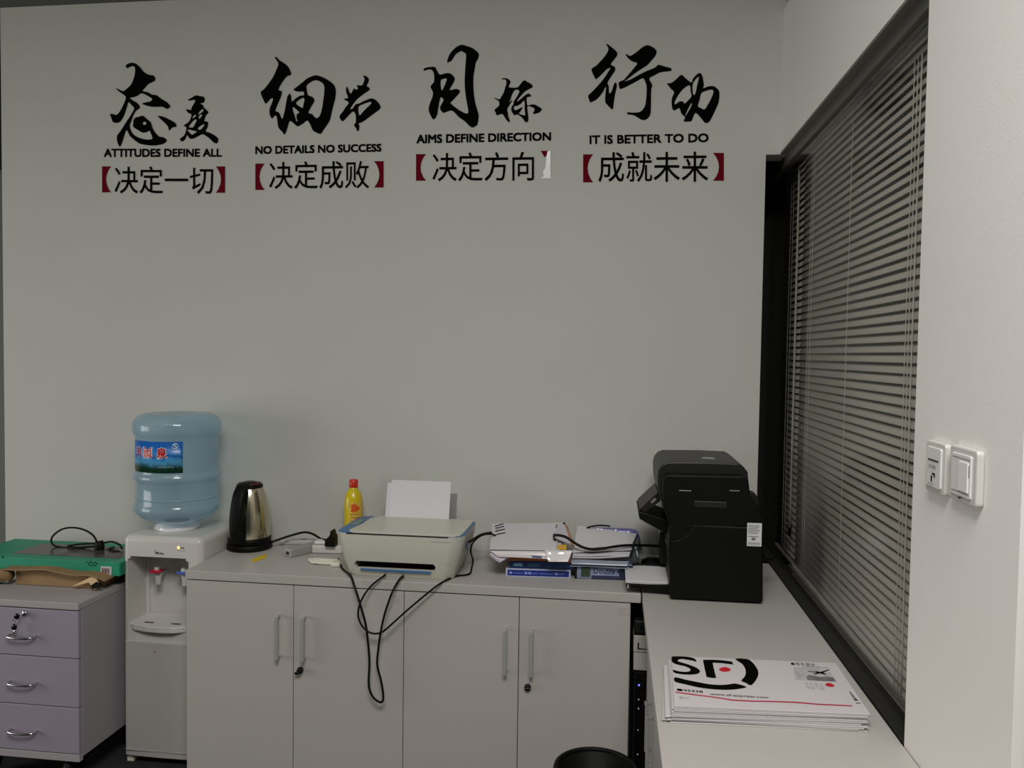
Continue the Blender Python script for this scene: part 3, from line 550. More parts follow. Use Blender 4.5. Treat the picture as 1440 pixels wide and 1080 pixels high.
# cardboard under the green carton
t = thing('cardboard_carton', 'crushed open brown cardboard carton lying under the green carton', 'cardboard', (-2.19, -.405, .591))
box('carton_body', .06, .385, .03, .30, 0, .055, M_CARD, t, bevel=.003)
def sheet(name, x0, x1, y0, y1, fz, th, m, parent, n=24, k=6):
    bm = bmesh.new(); top = []; bot = []
    for j in range(k+1):
        y = y0+(y1-y0)*j/k
        top.append([bm.verts.new((x0+(x1-x0)*i/n, y, fz(i/n, j/k)+th)) for i in range(n+1)]); bot.append([bm.verts.new((x0+(x1-x0)*i/n, y, fz(i/n, j/k))) for i in range(n+1)])
    for j in range(k):
        for i in range(n):
            bm.faces.new((top[j][i], top[j][i+1], top[j+1][i+1], top[j+1][i])); bm.faces.new((bot[j][i], bot[j+1][i], bot[j+1][i+1], bot[j][i+1]))
    for i in range(n): bm.faces.new((top[0][i], bot[0][i], bot[0][i+1], top[0][i+1])); bm.faces.new((top[k][i], top[k][i+1], bot[k][i+1], bot[k][i]))
    for j in range(k): bm.faces.new((top[j][0], top[j+1][0], bot[j+1][0], bot[j][0])); bm.faces.new((top[j][n], bot[j][n], bot[j+1][n], top[j+1][n]))
    return link_mesh(name, bm, m, parent, smooth=False)
sheet('top_flap', .04, .43, .0, .32, lambda a, b: .060+.004*math.sin(a*7)-(.030*max(0, (a-.78)/.22)**1.5)*(1-b)-.004*(1-b)*math.sin(a*11), .005, M_CARD, t)
prism('side_flap', [(.30, .012), (.372, .050), (.392, .054), (.402, .010), (.385, .004), (.365, .030)], 'y', .005, .012, mat('cardboard_edge', (214, 184, 140), .85), t)
tube('rolled_flap', [(-.04, .02, .034), (.05, .02, .036)], .022, M_CARD, t, 1, 14)
prism('torn_black_patch', [(.375, .020), (.395, .034), (.410, .030), (.420, .022), (.405, .012), (.385, .010)], 'y', -.002, .004, M_BLKP, t)  # small black piece at the carton's right front corner

# green carton
zg0 = on(80, 806, 'y', -.36).z; zg1 = on(80, 787, 'y', -.36).z
gx1 = on(168, 800, 'y', -.36).x
t = thing('green_carton', 'flat green product carton with a dark window on top, above crushed cardboard', 'box', (gx1-.62, -.36, zg0))
h = zg1-zg0
box('carton', 0, .62, 0, .26, 0, h, M_GREEN, t, bevel=.002)
box('window_film', .16, .585, .05, .21, h, h+.001, mat('carton_window', (70, 62, 60), .25), t, bevel=0)
box('window_label', .335, .372, .05, .21, h+.001, h+.0016, mat('carton_window_dark', (44, 38, 38), .3), t, bevel=0)
box('end_flap_line', .6205, .6212, .01, .25, .004, h-.004, mat('carton_green_dark', (20, 110, 84), .5), t, bevel=0)
box('barcode_label', .548, .590, -.001, 0, .004, .034, mat('carton_sticker', (190, 190, 186), .5), t, bevel=0)
boxes('barcode_print', [(.553+i*.0042, .553+i*.0042+(.002 if i % 3 else .003), -.0016, -.001, .009, .027) for i in range(7)], mat('barcode_dark', (90, 40, 60), .6), t, bevel=0)
boxes('carton_print', [(.492+i*.0075, .492+i*.0075+.0045, -.0009, 0, .044-(i % 2)*.004, .047-(i % 2)*.004+(i % 3)*.001) for i in range(6)], M_BLACK, t, bevel=0)
boxes('carton_mark', [(.16, .168, -.0008, 0, .045, .05), (.50, .530, -.0008, 0, .034, .036)], M_BLACK, t, bevel=0)
# cable bundle on it
zc = zg1+.006
def oc(px, py, y=-.20): return on(px, py, 'y', y)
t = thing('power_cable', 'coiled black power cable with plug lying on the green carton', 'cable', oc(145, 776))
org = t.location.copy()
tube('cord', [oc(x, y)-org for x, y in ((172, 772), (168, 766), (158, 762), (146, 763), (136, 764), (115, 765), (95, 768), (112, 770), (133, 768), (136, 762), (130, 752), (118, 745), (103, 742), (88, 744), (76, 752), (72, 760), (76, 767), (90, 770), (110, 770), (134, 769), (140, 776), (146, 783), (158, 786), (168, 783), (172, 777))], .0036, M_CABLE, t, 6)
tube('plug', [oc(139, 761)-org, oc(140, 770)-org, oc(137, 780)-org], lambda s: .014+.004*math.sin(s*PI), M_BLKP, t, 4, 12)
tube('plug_pins', [oc(146, 776)-org, oc(154, 772)-org, oc(160, 770)-org], .006, M_CHAR, t, 1, 8)
tube('cable_tie', [oc(134, 776)-org, oc(143, 784)-org], .008, M_CHAR, t, 1, 8)
tube('coil', [oc(x, y, -.22)-org for x, y in ((148, 783), (156, 776), (166, 776), (171, 781), (166, 786), (154, 786), (148, 783))], .0055, M_BLKP, t, 5)

# ------------------------------------------------------------------ kettle
kc = on(351, 771, 'z', ZT); kc = Vector((on(351, 771, 'y', -.13).x, -.13, ZT+.0005))
t = thing('electric_kettle', 'stainless steel electric kettle with black handle on its black base', 'kettle', kc)
lathe('power_base', [(0, 0), (.080, 0), (.083, .004), (.083, .018), (.078, .024), (0, .024)], (0, 0, 0), M_BLKP, t)
lathe('base_band', [(.074, .024), (.079, .026), (.0785, .044), (.075, .047), (.03, .047)], (0, 0, 0), M_BLKP, t)
prof = [(.075, .047), (.0755, .060), (.0745, .09), (.0725, .12), (.069, .15), (.0635, .18), (.057, .205), (.050, .226), (.045, .234)]
lathe('jug', prof, (0, 0, 0), M_STEEL, t)
lathe('lid_rim', [(.047, .230), (.049, .236), (.046, .243), (.036, .246), (.03, .244)], (0, 0, 0), M_BLKP, t)
lathe('lid', [(.036, .243), (.030, .250), (.018, .254), (0, .255)], (0, 0, 0), M_BLKG, t)
tube('lid_light_ring', [(.041*math.cos(a), .041*math.sin(a), .2462) for a in [i*PI/12 for i in range(25)]], .0016, mat('amber_ring', (140, 60, 36), .25), t, 1, 6)
ha = math.atan2(CAMY-kc.y, -kc.x) - .50     # the handle points to the front left
hd = Vector((math.cos(ha), math.sin(ha), 0)); hs = Vector((-hd.y, hd.x, 0))
bm = bmesh.new(); path = [(.038, .243), (.060, .236), (.078, .215), (.090, .185), (.098, .150), (.100, .115), (.098, .085), (.092, .060), (.080, .040), (.070, .036)]
path = cat_rom([(a, 0, b) for a, b in path], 4); rings = []
for i, p in enumerate(path):
    tt = (path[min(i+1, len(path)-1)]-path[max(i-1, 0)]).normalized(); nn = Vector((-tt.z, 0, tt.x)); wv = .021+.006*i/len(path)
    ring = []
    for j in range(14):
        a = 2*PI*j/14; cx_ = math.copysign(abs(math.cos(a))**.6, math.cos(a))*wv; cn = math.copysign(abs(math.sin(a))**.6, math.sin(a))*.010
        q = p+nn*cn; ring.append(bm.verts.new(hd*q.x+hs*cx_+Vector((0, 0, q.z))))
    rings.append(ring)
for A, B in zip(rings, rings[1:]):
    for i in range(14): bm.faces.new((A[i], A[(i+1) % 14], B[(i+1) % 14], B[i]))
bm.faces.new(rings[0]); bm.faces.new(rings[-1])
link_mesh('handle', bm, M_BLKP, t, smooth=True)
bm = bmesh.new()
for a in (0,):
    vs = [(.045, -.022, .225), (.045, .022, .225), (.072, .026, .05), (.072, -.026, .05), (.054, -.022, .232), (.054, .022, .232), (.080, .026, .05), (.080, -.026, .05)]
    V = [bm.verts.new(hd*x+hs*y+Vector((0, 0, z))) for x, y, z in vs]
    for f in ((0,1,2,3),(4,5,6,7),(0,1,5,4),(1,2,6,5),(2,3,7,6),(3,0,4,7)): bm.faces.new([V[i] for i in f])
link_mesh('handle_backplate', bm, M_BLKP, t, bevel=.003)
lathe('spout', [(.006, 0), (.014, .004), (.020, .022), (.016, .028)], tuple(-hd*.050+Vector((0, 0, .205))), M_STEEL, t, 20)

# yellow tape and small things
def flat_quad(name, pts, z, m, label, cat, th=.0008):
    P = [on(x, y, 'z', z) for x, y in pts]; c = sum((Vector(p) for p in P), Vector())/len(P)
    o = prism(name, [(p.x-c.x, p.y-c.y) for p in P], 'z', 0, th, m); o.location = (c.x, c.y, z); return tag(o, label, cat)
flat_quad('yellow_tape', ((353, 787), (374, 779), (375, 784), (357, 791)), ZT+.0005, mat('yellow_tape', (206, 180, 24), .5), 'short strip of yellow tape on the worktop before the kettle', 'tape')

def on_top(px, py): return on(px, py, 'z', ZT)
t = thing('power_adapter', 'grey box-shaped power adapter lying between kettle and printer', 'adapter', (on_top(427, 778).x, on_top(427, 778).y, ZT+.0005), math.radians(-28))
box('adapter_body', -.020, .020, -.075, .075, 0, .030, M_SILV, t, bevel=.004); box('socket', -.006, .010, -.077, -.074, .009, .021, M_CHAR, t)
t = thing('socket_strip', 'thin grey socket strip lying against the wall behind the adapter', 'socket strip', (on_top(428, 764).x, on_top(428, 764).y, ZT+.0005), math.radians(12))
box('strip_body', -.09, .09, -.025, .025, 0, .016, mat('strip_grey', (182, 180, 176), .4), t, bevel=.004); box('socket_opening', -.012, .012, -.010, .004, .016, .0165, M_BLKG, t, bevel=0)
t = thing('plug_block', 'white multi-way plug block tucked beside the printer', 'plug', (on_top(458, 780).x, on_top(458, 780).y+.04, ZT+.0005), math.radians(6))
box('block_body', -.06, .055, -.03, .035, 0, .030, M_PLW, t, bevel=.006); box('block_lid', -.055, -.012, -.015, .03, .0305, .042, mat('clear_white', (216, 214, 210), .15), t, bevel=.005)
box('plug_pin', -.074, -.058, -.004, .003, .012, .018, M_CHROME, t)
t = thing('usb_charger', 'cream phone charger with a coiled white cable in front of the plug block', 'charger', (on_top(452, 793).x, on_top(452, 793).y, ZT+.0005))
tube('charger_cable', [(-.035, .0, .006), (-.05, .016, .008), (-.03, .028, .007), (.0, .024, .008), (.03, .028, .007), (.055, .02, .008), (.03, .008, .007), (-.01, .004, .008), (-.035, -.006, .006), (.0, -.012, .006), (.045, -.012, .006), (.07, -.016, .007)], .0052, M_PLC, t, 5)
box('charger_head', .045, .078, -.034, -.006, 0, .016, M_PLC, t, bevel=.004); box('usb_end', -.022, -.006, -.014, -.002, 0, .009, M_CHAR, t, bevel=.001)
t = thing('black_plug', 'large black plug standing up at the left end of the white printer', 'plug', (on(467, 762, 'y', -.165).x, -.165, ZT+.0315))
bm = bmesh.new()
prism('plug_body', [(-.022, .0), (.016, .0), (.016, .036), (.010, .044), (.006, .060), (-.001, .060), (-.003, .042), (-.022, .024)], 'y', -.02, .02, M_BLKP, t, bevel=.004)
kp = on(383, 761, 'y', -.10); pb = on(462, 765, 'y', -.12)
c = tube('kettle_cable', [(kc.x+.078, kc.y+.01, ZT+.022), on(384, 761.5, 'y', -.118), on(397, 757, 'y', -.10), on(411, 752.5, 'y', -.08), on(428, 748.5, 'y', -.07), on(440, 751, 'y', -.07), on(452, 758, 'y', -.10), on(462, 759, 'y', -.165)], .0042, M_CABLE)
tag(c, 'black kettle cable arching from the kettle base to the plug', 'cable')

# ------------------------------------------------------------------ yellow bottle
t = thing('detergent_bottle', 'small yellow bottle with red cap by the wall behind the printer', 'bottle', (on(497, 720, 'y', -.075).x, -.075, ZT+.0005))
M_YEL = mat('yellow_plastic', (206, 184, 20), .25)
lathe('bottle_body', [(0, 0), (.032, 0), (.035, .004), (.0355, .06), (.034, .11), (.0355, .15), (.034, .190), (.027, .215), (.017, .228), (.0145, .232), (.0145, .238), (0, .238)], (0, 0, 0), M_YEL, t)
lathe('cap', [(.0165, .236), (.017, .238), (.0165, .262), (.014, .265), (0, .265)], (0, 0, 0), mat('red_cap', (196, 44, 26), .3), t)
ca = math.atan2(CAMY+.075, .97)
bm = bmesh.new(); g = [[bm.verts.new((.0362*math.cos(ca-.5+i*.12), .0362*math.sin(ca-.5+i*.12), z)) for i in range(14)] for z in (.10, .135, .185)]
for r in (0, 1):
    for i in range(13): bm.faces.new((g[r][i], g[r][i+1], g[r+1][i+1], g[r+1][i]))
lb = link_mesh('bottle_label', bm, mat('bottle_label', (226, 186, 70), .4, vary=.3, vscale=60), t, smooth=True)
bm = bmesh.new(); g = [[bm.verts.new((.0368*math.cos(ca-.25+i*.1), .0368*math.sin(ca-.25+i*.1), z+(.006*math.sin(i*.5) if z > .15 else -.004*math.sin(i*.5)))) for i in range(10)] for z in (.150, .172)]
for i in range(9): bm.faces.new((g[0][i], g[0][i+1], g[1][i+1], g[1][i]))
link_mesh('label_emblem', bm, mat('label_orange', (214, 92, 30), .4), lb)
V, F, _ = glyphs('MMMMMM\nMMMMMM\nMMMMMM', 0, 1); mapped('label_print', V, F, lambda u, v: Vector((.0368*math.cos(ca-.3+u*.9), .0368*math.sin(ca-.3+u*.9), .108+v*.034)), mat('label_brown', (120, 90, 40), .5), lb)

# ------------------------------------------------------------------ white inkjet printer
PX0, PX1 = -.912, -.478; PYF, PYB = -.440, -.165
pcx, pcy = (PX0+PX1)/2, (PYF+PYB)/2
t = thing('inkjet_printer', 'white inkjet printer with blue rim, cables hanging below its front', 'printer', (pcx, pcy, ZT+.0005))
Wp, Dp = PX1-PX0, PYB-PYF
def rr(w_, d_, r_, dy=0): return [(x, y+dy) for x, y in rrect(w_, d_, r_, 8)]
ptop = .146
body = loft('printer_body', [(rr(Wp-.078, Dp-.035, .03, .004), 0), (rr(Wp-.070, Dp-.028, .034, .003), .006), (rr(Wp-.058, Dp-.018, .038, .002), .030), (rr(Wp-.048, Dp-.014, .040, .001), .042),
                    (rr(Wp-.024, Dp-.004, .044, 0), .080), (rr(Wp-.008, Dp, .046, 0), .115), (rr(Wp, Dp, .048, 0), ptop-.006), (rr(Wp, Dp, .048, 0), ptop)], M_PRW, t)
smooth_angle(body, 40)
cb = bmesh.new(); bx(cb, -.150, .124, -Dp/2-.05, -Dp/2+.09, .031, .054); bmesh.ops.bevel(cb, geom=[e for e in cb.edges if abs((e.verts[0].co-e.verts[1].co).y) > .05], offset=.005, segments=3, affect='EDGES')
body.modifiers.clear(); cut(body, cb); smooth_angle(body, 40)
boxes('slot_lining', [(-.149, .123, -Dp/2+.07, -Dp/2+.088, .030, .055), (-.149, .123, -Dp/2+.022, -Dp/2+.07, .0305, .033), (-.149, .123, -Dp/2+.022, -Dp/2+.07, .052, .0545)], M_BLKP, t, bevel=0)
boxes('output_tray', [(-.130, .110, -Dp/2+.004, -Dp/2+.06, .0225, .0285)], M_BLUE, t, bevel=.001)
loft('blue_rim', [(rr(Wp-.001, Dp-.001, .048), ptop), (rr(Wp, Dp, .048), ptop+.0012), (rr(Wp-.008, Dp-.008, .046), ptop+.0030)], M_BLUE, t)
boxes('seam', [(-Wp/2+.04, Wp/2-.05, -Dp/2-.0012, -Dp/2+.002, ptop-.002, ptop+.0022)], M_GAP, t, bevel=0)
# lid leaves a blue band along the left end, slanting towards the front
lidp = [(-.128, .112), (-.160, -.02), (-.172, -.108), (-.168, -.124), (-.150, -.1355), (-.10, -.1368), (.165, -.1368), (.190, -.126), (.207, -.100), (.2085, .080), (.202, .100), (.184, .114)]
lidp = [(p.x, p.y) for p in cat_rom([(x, y, 0) for x, y in lidp], 3, True)]
prism('scanner_lid', lidp, 'z', ptop+.001, ptop+.008, M_PRW, t, bevel=.002)
boxes('left_panel', [(-.20, -.175, -.03, .06, ptop+.0035, ptop+.0045)], mat('panel_blue', (84, 128, 142), .3), t, bevel=.001)
p = on(620, 763, 'y', PYF-.001)-t.location
text('front_print', 'DeskJet', (p.x-.035, -Dp/2-.0006, p.z-.003), (.068, 0, 0), (0, 0, .007), M_LGREY, t, .0)
lathe('lid_emblem', [(0, .0004), (.006, .0004), (.006, 0)], (.02, -.06, ptop+.008), mat('emblem_grey', (196, 196, 190), .3), t, 20)
boxes('lower_seam', [(-.15, .17, -Dp/2+.0055, -Dp/2+.012, .0575, .0585)], M_LGREY, t, bevel=0)
# paper support behind, with paper
th = math.radians(14); by = Dp/2-.035
def tilt(u, v, n=0):  # u along x, v up the tilted plane, n towards the camera
    return Vector((u, by+v*math.sin(th)-n*math.cos(th), ptop-.035+v*math.cos(th)+n*math.sin(th)))
def tilted(name, u0, u1, v0, v1, n0, n1, m):
    bm = bmesh.new(); V = [bm.verts.new(tilt(*q)) for q in ((u0,v0,n0),(u1,v0,n0),(u1,v0,n1),(u0,v0,n1),(u0,v1,n0),(u1,v1,n0),(u1,v1,n1),(u0,v1,n1))]
    for f in ((0,1,2,3),(4,5,6,7),(0,1,5,4),(1,2,6,5),(2,3,7,6),(3,0,4,7)): bm.faces.new([V[i] for i in f])
    return link_mesh(name, bm, m, t, bevel=.0006)
M_SMOKE = see_through('smoked_clear_plastic', (.8, .8, .8), (.4, .4, .4), .45, .1)
tilted('paper_support', .05, .142, .0, .135, -.004, -.001, M_SMOKE)
tilted('paper_support_back', -.165, .172, .0, .047, -.010, -.006, mat('support_grey', (160, 158, 154), .4))
p_ = tilted('paper_sheet', -.102, .118, .0, .176, .002, .005, M_PAPER); p_['label'] = 'white paper sheets standing in the feeder'
tilted('paper_sheet', -.118, .100, .0, .166, -.001, .001, M_PAPER2)
boxes('rear_slot', [(-.15, .17, Dp/2-.03, Dp/2-.004, ptop-.002, ptop+.004)], mat('rear_slot_grey', (150, 150, 146), .4), t, bevel=.001)
boxes('side_port', [(Wp/2-.006, Wp/2-.0005, -.06, -.048, .09, .118)], mat('port_blue', (70, 84, 110), .4), t)

# ------------------------------------------------------------------ hanging cables
HY = -.490
top_ = lambda x, y: on(x, y, 'z', ZT+.004)
h_ = lambda x, y, Y=HY: on(x, y, 'y', Y)
c = tube('printer_power_cable', [top_(476, 786), top_(478, 792), top_(482, 800), top_(489, 806), on(494, 811, 'y', -.468), h_(498, 823, -.480), h_(502, 835), h_(508, 855), h_(514, 877), h_(517, 899), h_(519.5, 930), h_(518.5, 958), h_(520.5, 972), h_(527, 983), h_(536, 987.5), h_(539, 980), h_(536, 958), h_(530.5, 935), h_(532, 913), h_(535.5, 888), h_(541, 863), h_(549.5, 838), h_(556, 824, -.478), on(563, 813.5, 'y', -.464), top_(570, 808)], .0037, M_CABLE)
tag(c, 'black cable drooping in the longest loop in front of the left cabinet', 'cable', 'cables under the printer')
c = tube('printer_data_cable', [top_(545, 806), on(537, 812, 'y', -.464), h_(524, 822, -.478), h_(513, 835.5, -.498), h_(505.5, 851, -.500), h_(503.6, 866, -.500), h_(509, 880, -.500), h_(519, 889, -.500), h_(530, 891, -.500), h_(540, 887, -.500), h_(555, 874, -.497), h_(574, 857), h_(599, 836, -.482), on(620, 820, 'y', -.466), top_(640, 810.5), top_(655, 808.5), top_(661, 806), top_(663, 800), top_(665, 788), on(662, 776, 'y', -.27), on(664, 765, 'y', -.25), on(671, 757, 'y', -.24), on(680, 752, 'y', -.24), on(690, 751, 'y', -.235), on(697, 753, 'y', -.22)], .0032, M_CABLE)
tag(c, 'black cable looping from under the printer to its right end and the papers', 'cable', 'cables under the printer')
c = tube('printer_lead', [on(660, 762, 'y', -.33), on(668, 757, 'y', -.28), on(678, 751.5, 'y', -.26), on(692, 749, 'y', -.25)], .0045, M_CABLE)
tag(c, 'short thick black lead from the printer towards the papers', 'cable')

# ------------------------------------------------------------------ books and papers
bk = math.radians(4)
t = thing('book', 'blue book lying lowest in the stack, right of the printer', 'book', (-.350, -.340, ZT+.0005), bk, 'blue books right of the printer')
def book(t, h, cover, band):
    box('pages', .003, .216, .002, .145, .002, h-.002, M_PAPER2, t, bevel=.0005)
    boxes('cover', [(0, .218, 0, .148, 0, .002), (0, .218, 0, .148, h-.002, h), (0.0, .218, -.0015, .0015, 0, h)], cover, t, bevel=.0006)
    box('spine_panel', .006, .212, -.0022, -.0014, .004, h-.004, band, t, bevel=0)
M_BB = mat('book_pale_blue', (176, 188, 206), .4); M_NAVY = mat('book_navy', (22, 40, 128), .4); M_NAVY2 = mat('book_deep_blue', (18, 48, 104), .4)
book(t, .0275, M_BB, M_NAVY)
text('spine_print', '■ ▪▪▪▪ ■■▪▪▪ ▪▪▪▪▪▪ ■▪▪▪', (.012, -.0026, .010), (.185, 0, 0), (0, 0, .0075), mat('spine_pale', (130, 150, 205), .5), t)
t = thing('book', 'dark blue book lying second from the bottom of the stack', 'book', (-.338, -.334, ZT+.0285), bk, 'blue books right of the printer')
book(t, .025, M_NAVY2, M_NAVY2)
box('spine_patch', .012, .045, -.0028, -.0022, .006, .019, mat('spine_blue', (60, 110, 170), .5), t, bevel=0)
text('spine_print', '▪■■■', (.014, -.0034, .009), (.028, 0, 0), (0, 0, .007), mat('spine_light', (160, 190, 225), .5), t)
box('spine_patch', .06, .10, -.0028, -.0022, .007, .018, mat('spine_teal', (40, 92, 130), .5), t, bevel=0)
t = thing('folder', 'orange folder edge squeezed between the books and white papers', 'folder', (-.372, -.338, ZT+.054), bk)
sheet('folder_cover', .03, .24, -.008, .20, lambda a, b: .0+.003*math.sin(a*3.1), .008, mat('orange_card', (170, 92, 40), .6), t)
# plastic mailing bag and paper sheets, propped towards the wall
def leaf(name, TL, TR, BR, BL, th, m, parent, sag=0, org=Vector(), n=10, k=6, seed=0):
    TL, TR, BR, BL = (Vector(p)-org for p in (TL, TR, BR, BL)); rnd = random.Random(seed); ph = rnd.random()*6
    nrm = (BR-BL).cross(TL-BL).normalized()
    bm = bmesh.new(); tp, bt = [], []
    for j in range(k+1):
        v = j/k; r1, r2 = [], []
        for i in range(n+1):
            u = i/n; p = (BL*(1-u)+BR*u)*(1-v)+(TL*(1-u)+TR*u)*v + nrm*(sag*math.sin(u*PI*1.6+ph)*.5+sag*.5*math.sin(v*4+ph))
            r1.append(bm.verts.new(p+nrm*th)); r2.append(bm.verts.new(p))
        tp.append(r1); bt.append(r2)
    for j in range(k):
        for i in range(n): bm.faces.new((tp[j][i], tp[j][i+1], tp[j+1][i+1], tp[j+1][i])); bm.faces.new((bt[j][i], bt[j+1][i], bt[j+1][i+1], bt[j][i+1]))
    for i in range(n): bm.faces.new((tp[0][i], bt[0][i], bt[0][i+1], tp[0][i+1])); bm.faces.new((tp[k][i], tp[k][i+1], bt[k][i+1], bt[k][i]))
    for j in range(k): bm.faces.new((tp[j][0], tp[j+1][0], bt[j+1][0], bt[j][0])); bm.faces.new((tp[j][n], bt[j][n], bt[j+1][n], tp[j+1][n]))
    return link_mesh(name, bm, m, parent, smooth=False)
def Z(px, py, y): return on(px, py, 'y', y)
# base bag
t = thing('mailing_bag', 'crumpled white plastic mailing bag under the paper sheets', 'bag', Z(740, 790, -.36)); org = t.location.copy()
leaf('bag_sheet', Z(700, 762, -.06), Z(806, 760, -.06), Z(800, 786, -.368), Z(690, 781, -.372), .004, M_PLW, t, .004, org, seed=1)
leaf('bag_front_fold', Z(690, 775, -.374), Z(800, 777, -.372), Z(800, 788, -.382), Z(700, 783, -.384), .003, mat('bag_film', (216, 208, 208), .2), t, .004, org, seed=2)
leaf('bag_corner', Z(688, 780, -.37), Z(720, 781, -.372), Z(703, 792, -.378), Z(690, 784, -.378), .006, mat('bag_shade', (196, 186, 196), .25), t, .003, org, seed=3)
leaf('bag_right_fold', Z(766, 774, -.380), Z(805, 774, -.376), Z(799, 790, -.392), Z(772, 790, -.390), .005, mat('bag_gloss', (222, 216, 214), .08), t, .006, org, seed=4)
prism('bag_print', [(p.x-org.x, p.z-org.z) for p in (Z(748, 781, -.39), Z(762, 782, -.39), Z(762, 784, -.39), Z(748, 783, -.39))], 'y', Z(748, 784, -.39).y-org.y-.001, Z(748, 784, -.39).y-org.y, mat('bag_blue_print', (96, 104, 150), .5), t)
def sheet_thing(label, TL, TR, BR, BL, th, m, sag, seed, grp):
    c = (TL+TR+BR+BL)/4; o = leaf('paper_sheet', TL, TR, BR, BL, th, m, None, sag, c, seed=seed); o.location = c
    o['label'] = label; o['category'] = 'paper'; o['group'] = grp; return o, c
g1 = 'papers above the blue books'
sheet_thing('lowest of the white sheets lying over the mailing bag and blue books', Z(696, 741, -.07), Z(797, 741, -.07), Z(789, 779, -.366), Z(691, 778, -.366), .0022, M_PAPER2, .001, 11, g1)
sheet_thing('middle white sheet of the pile above the blue books', Z(694, 739, -.07), Z(799, 738, -.07), Z(786, 777, -.364), Z(689, 776, -.364), .0022, M_PAPER, .0008, 12, g1)
pp, pc = sheet_thing('topmost white sheet above the blue books, printed with short black lines', Z(692, 736.5, -.07), Z(791, 735.5, -.07), Z(781, 774.5, -.362), Z(688.5, 773, -.362), .0012, M_PAPER, .0004, 13, g1)
def on_leaf(px, py):   # the topmost sheet's plane
    A, B, C_ = Z(692, 736.5, -.07), Z(688.5, 773, -.362), Z(781, 774.5, -.362); n_ = (B-A).cross(C_-A).normalized()
    d = rt2*((px-720)/FPX)+up2*(-(py-540)/FPX)+fw; c0 = Vector((0, CAMY, CAMZ)); return c0+d*((A-c0).dot(n_)/d.dot(n_)) + Vector((0, -.0003, .0032))
for (x0, y0, x1, y1) in ((696, 740.5, 708, 737), (697, 743.5, 709, 740.5), (696.5, 747.5, 710, 744.5), (698, 752, 711, 749.5)):
    P = [on_leaf(x0, y0), on_leaf(x1, y1), on_leaf(x1, y1+1.1), on_leaf(x0, y0+1.1)]
    bm = bmesh.new(); bm.faces.new([bm.verts.new(p-pc) for p in P]); link_mesh('printed_line', bm, M_BLACK, pp)
# folded pale sheet with black rim and orange slip right of it
t = thing('folded_leaflet', 'pale folded leaflet with black and orange edges between the two paper piles', 'leaflet', Z(795, 760, -.2)); org = t.location.copy()
leaf('leaflet_page', Z(784, 737, -.10), Z(795, 737, -.10), Z(806, 768, -.30), Z(779, 757, -.26), .002, mat('leaflet_pale', (196, 192, 200), .5), t, .001, org, seed=21)
leaf('orange_edge', Z(794, 737, -.10), Z(798, 740, -.10), Z(808, 768, -.30), Z(803, 768, -.30), .004, mat('leaflet_orange', (170, 128, 96), .6), t, .001, org, seed=22)
tube('black_edge', [Z(793, 735.5, -.10)-org, Z(795, 741, -.11)-org, Z(798, 748, -.13)-org], .0045, M_BLKP, t, 3)
tube('black_edge', [Z(783.5, 738, -.1)-org, Z(780, 748, -.16)-org, Z(778.5, 755, -.24)-org, Z(781, 764, -.28)-org], .0025, M_CHAR, t, 3)
leaf('yellow_slip', Z(784, 767, -.30), Z(797, 767, -.30), Z(796, 773.5, -.34), Z(784, 773, -.34), .002, mat('yellow_slip', (216, 166, 40), .5), t, 0, org, seed=23)
# second pile: paper ream pack, wrap, sheets
t = thing('paper_ream', 'wrapped copy paper ream with blue lettering below the second paper pile', 'paper ream', (-.118, -.325, ZT+.0005), math.radians(3))
box('ream_block', 0, .190, .0, .20, 0, .052, mat('ream_wrap_blue', (128, 138, 160), .3, bump=.2, scale=30, vary=.25, vscale=22), t, bevel=.004)
box('ream_dark_side', .146, .191, -.002, .0, .002, .050, mat('ream_dark', (30, 40, 62), .3), t, bevel=0)
boxes('ream_dark_band', [(.055, .15, -.0022, 0, .002, .013)], mat('ream_navy', (40, 48, 78), .3), t, bevel=0)
boxes('ream_leaf_print', [(.020, .050, -.0022, 0, .008, .044)], mat('ream_green', (48, 66, 52), .4), t, bevel=0)
box('ream_dark_edge', -.002, .006, -.002, .02, 0, .050, M_BLKG, t, bevel=.001)
text('ream_print', 'Double', (.062, -.0032, .021), (.070, 0, -.001), (0, 0, .018), mat('ream_lettering', (24, 30, 80), .4), t, .0)
text('ream_print', 'A', (.138, -.0032, .020), (.010, 0, 0), (0, 0, .016), mat('ream_lettering', (24, 30, 80), .4), t, .02)
t = thing('plastic_wrap', 'loose shiny plastic wrap lying over the wrapped ream', 'wrap', Z(850, 790, -.33)); org = t.location.copy()
leaf('wrap_sheet', Z(806, 775, -.10), Z(884, 778, -.10), Z(884, 799, -.336), Z(802, 797, -.340), .003, mat('wrap_film', (150, 160, 180), .15), t, .004, org, seed=31)
leaf('wrap_front', Z(802, 787, -.334), Z(884, 789, -.334), Z(882, 796, -.346), Z(804, 794, -.346), .002, mat('wrap_film_pale', (140, 148, 162), .25), t, .004, org, seed=32)
t = thing('shipping_pouch', 'dark silvery pouch edge at the right end of the second paper pile', 'pouch', Z(893, 780, -.3)); org = t.location.copy()
leaf('pouch_side', Z(892, 765, -.22), Z(897, 757, -.20), Z(898, 790, -.30), Z(886, 790, -.32), .004, mat('pouch_dark', (58, 66, 64), .12), t, .004, org, seed=33)
tube('pouch_fold', [Z(893, 768, -.24)-org, Z(896, 778, -.27)-org, Z(897, 789, -.30)-org], .003, mat('pouch_pale', (170, 186, 186), .15), t, 4)
g2 = 'papers above the wrapped ream'
sheet_thing('lowest white sheet of the second pile, above the plastic wrap', Z(812, 745, -.08), Z(893, 757, -.08), Z(884, 784, -.335), Z(805, 786, -.335), .004, M_PAPER2, .004, 41, g2)
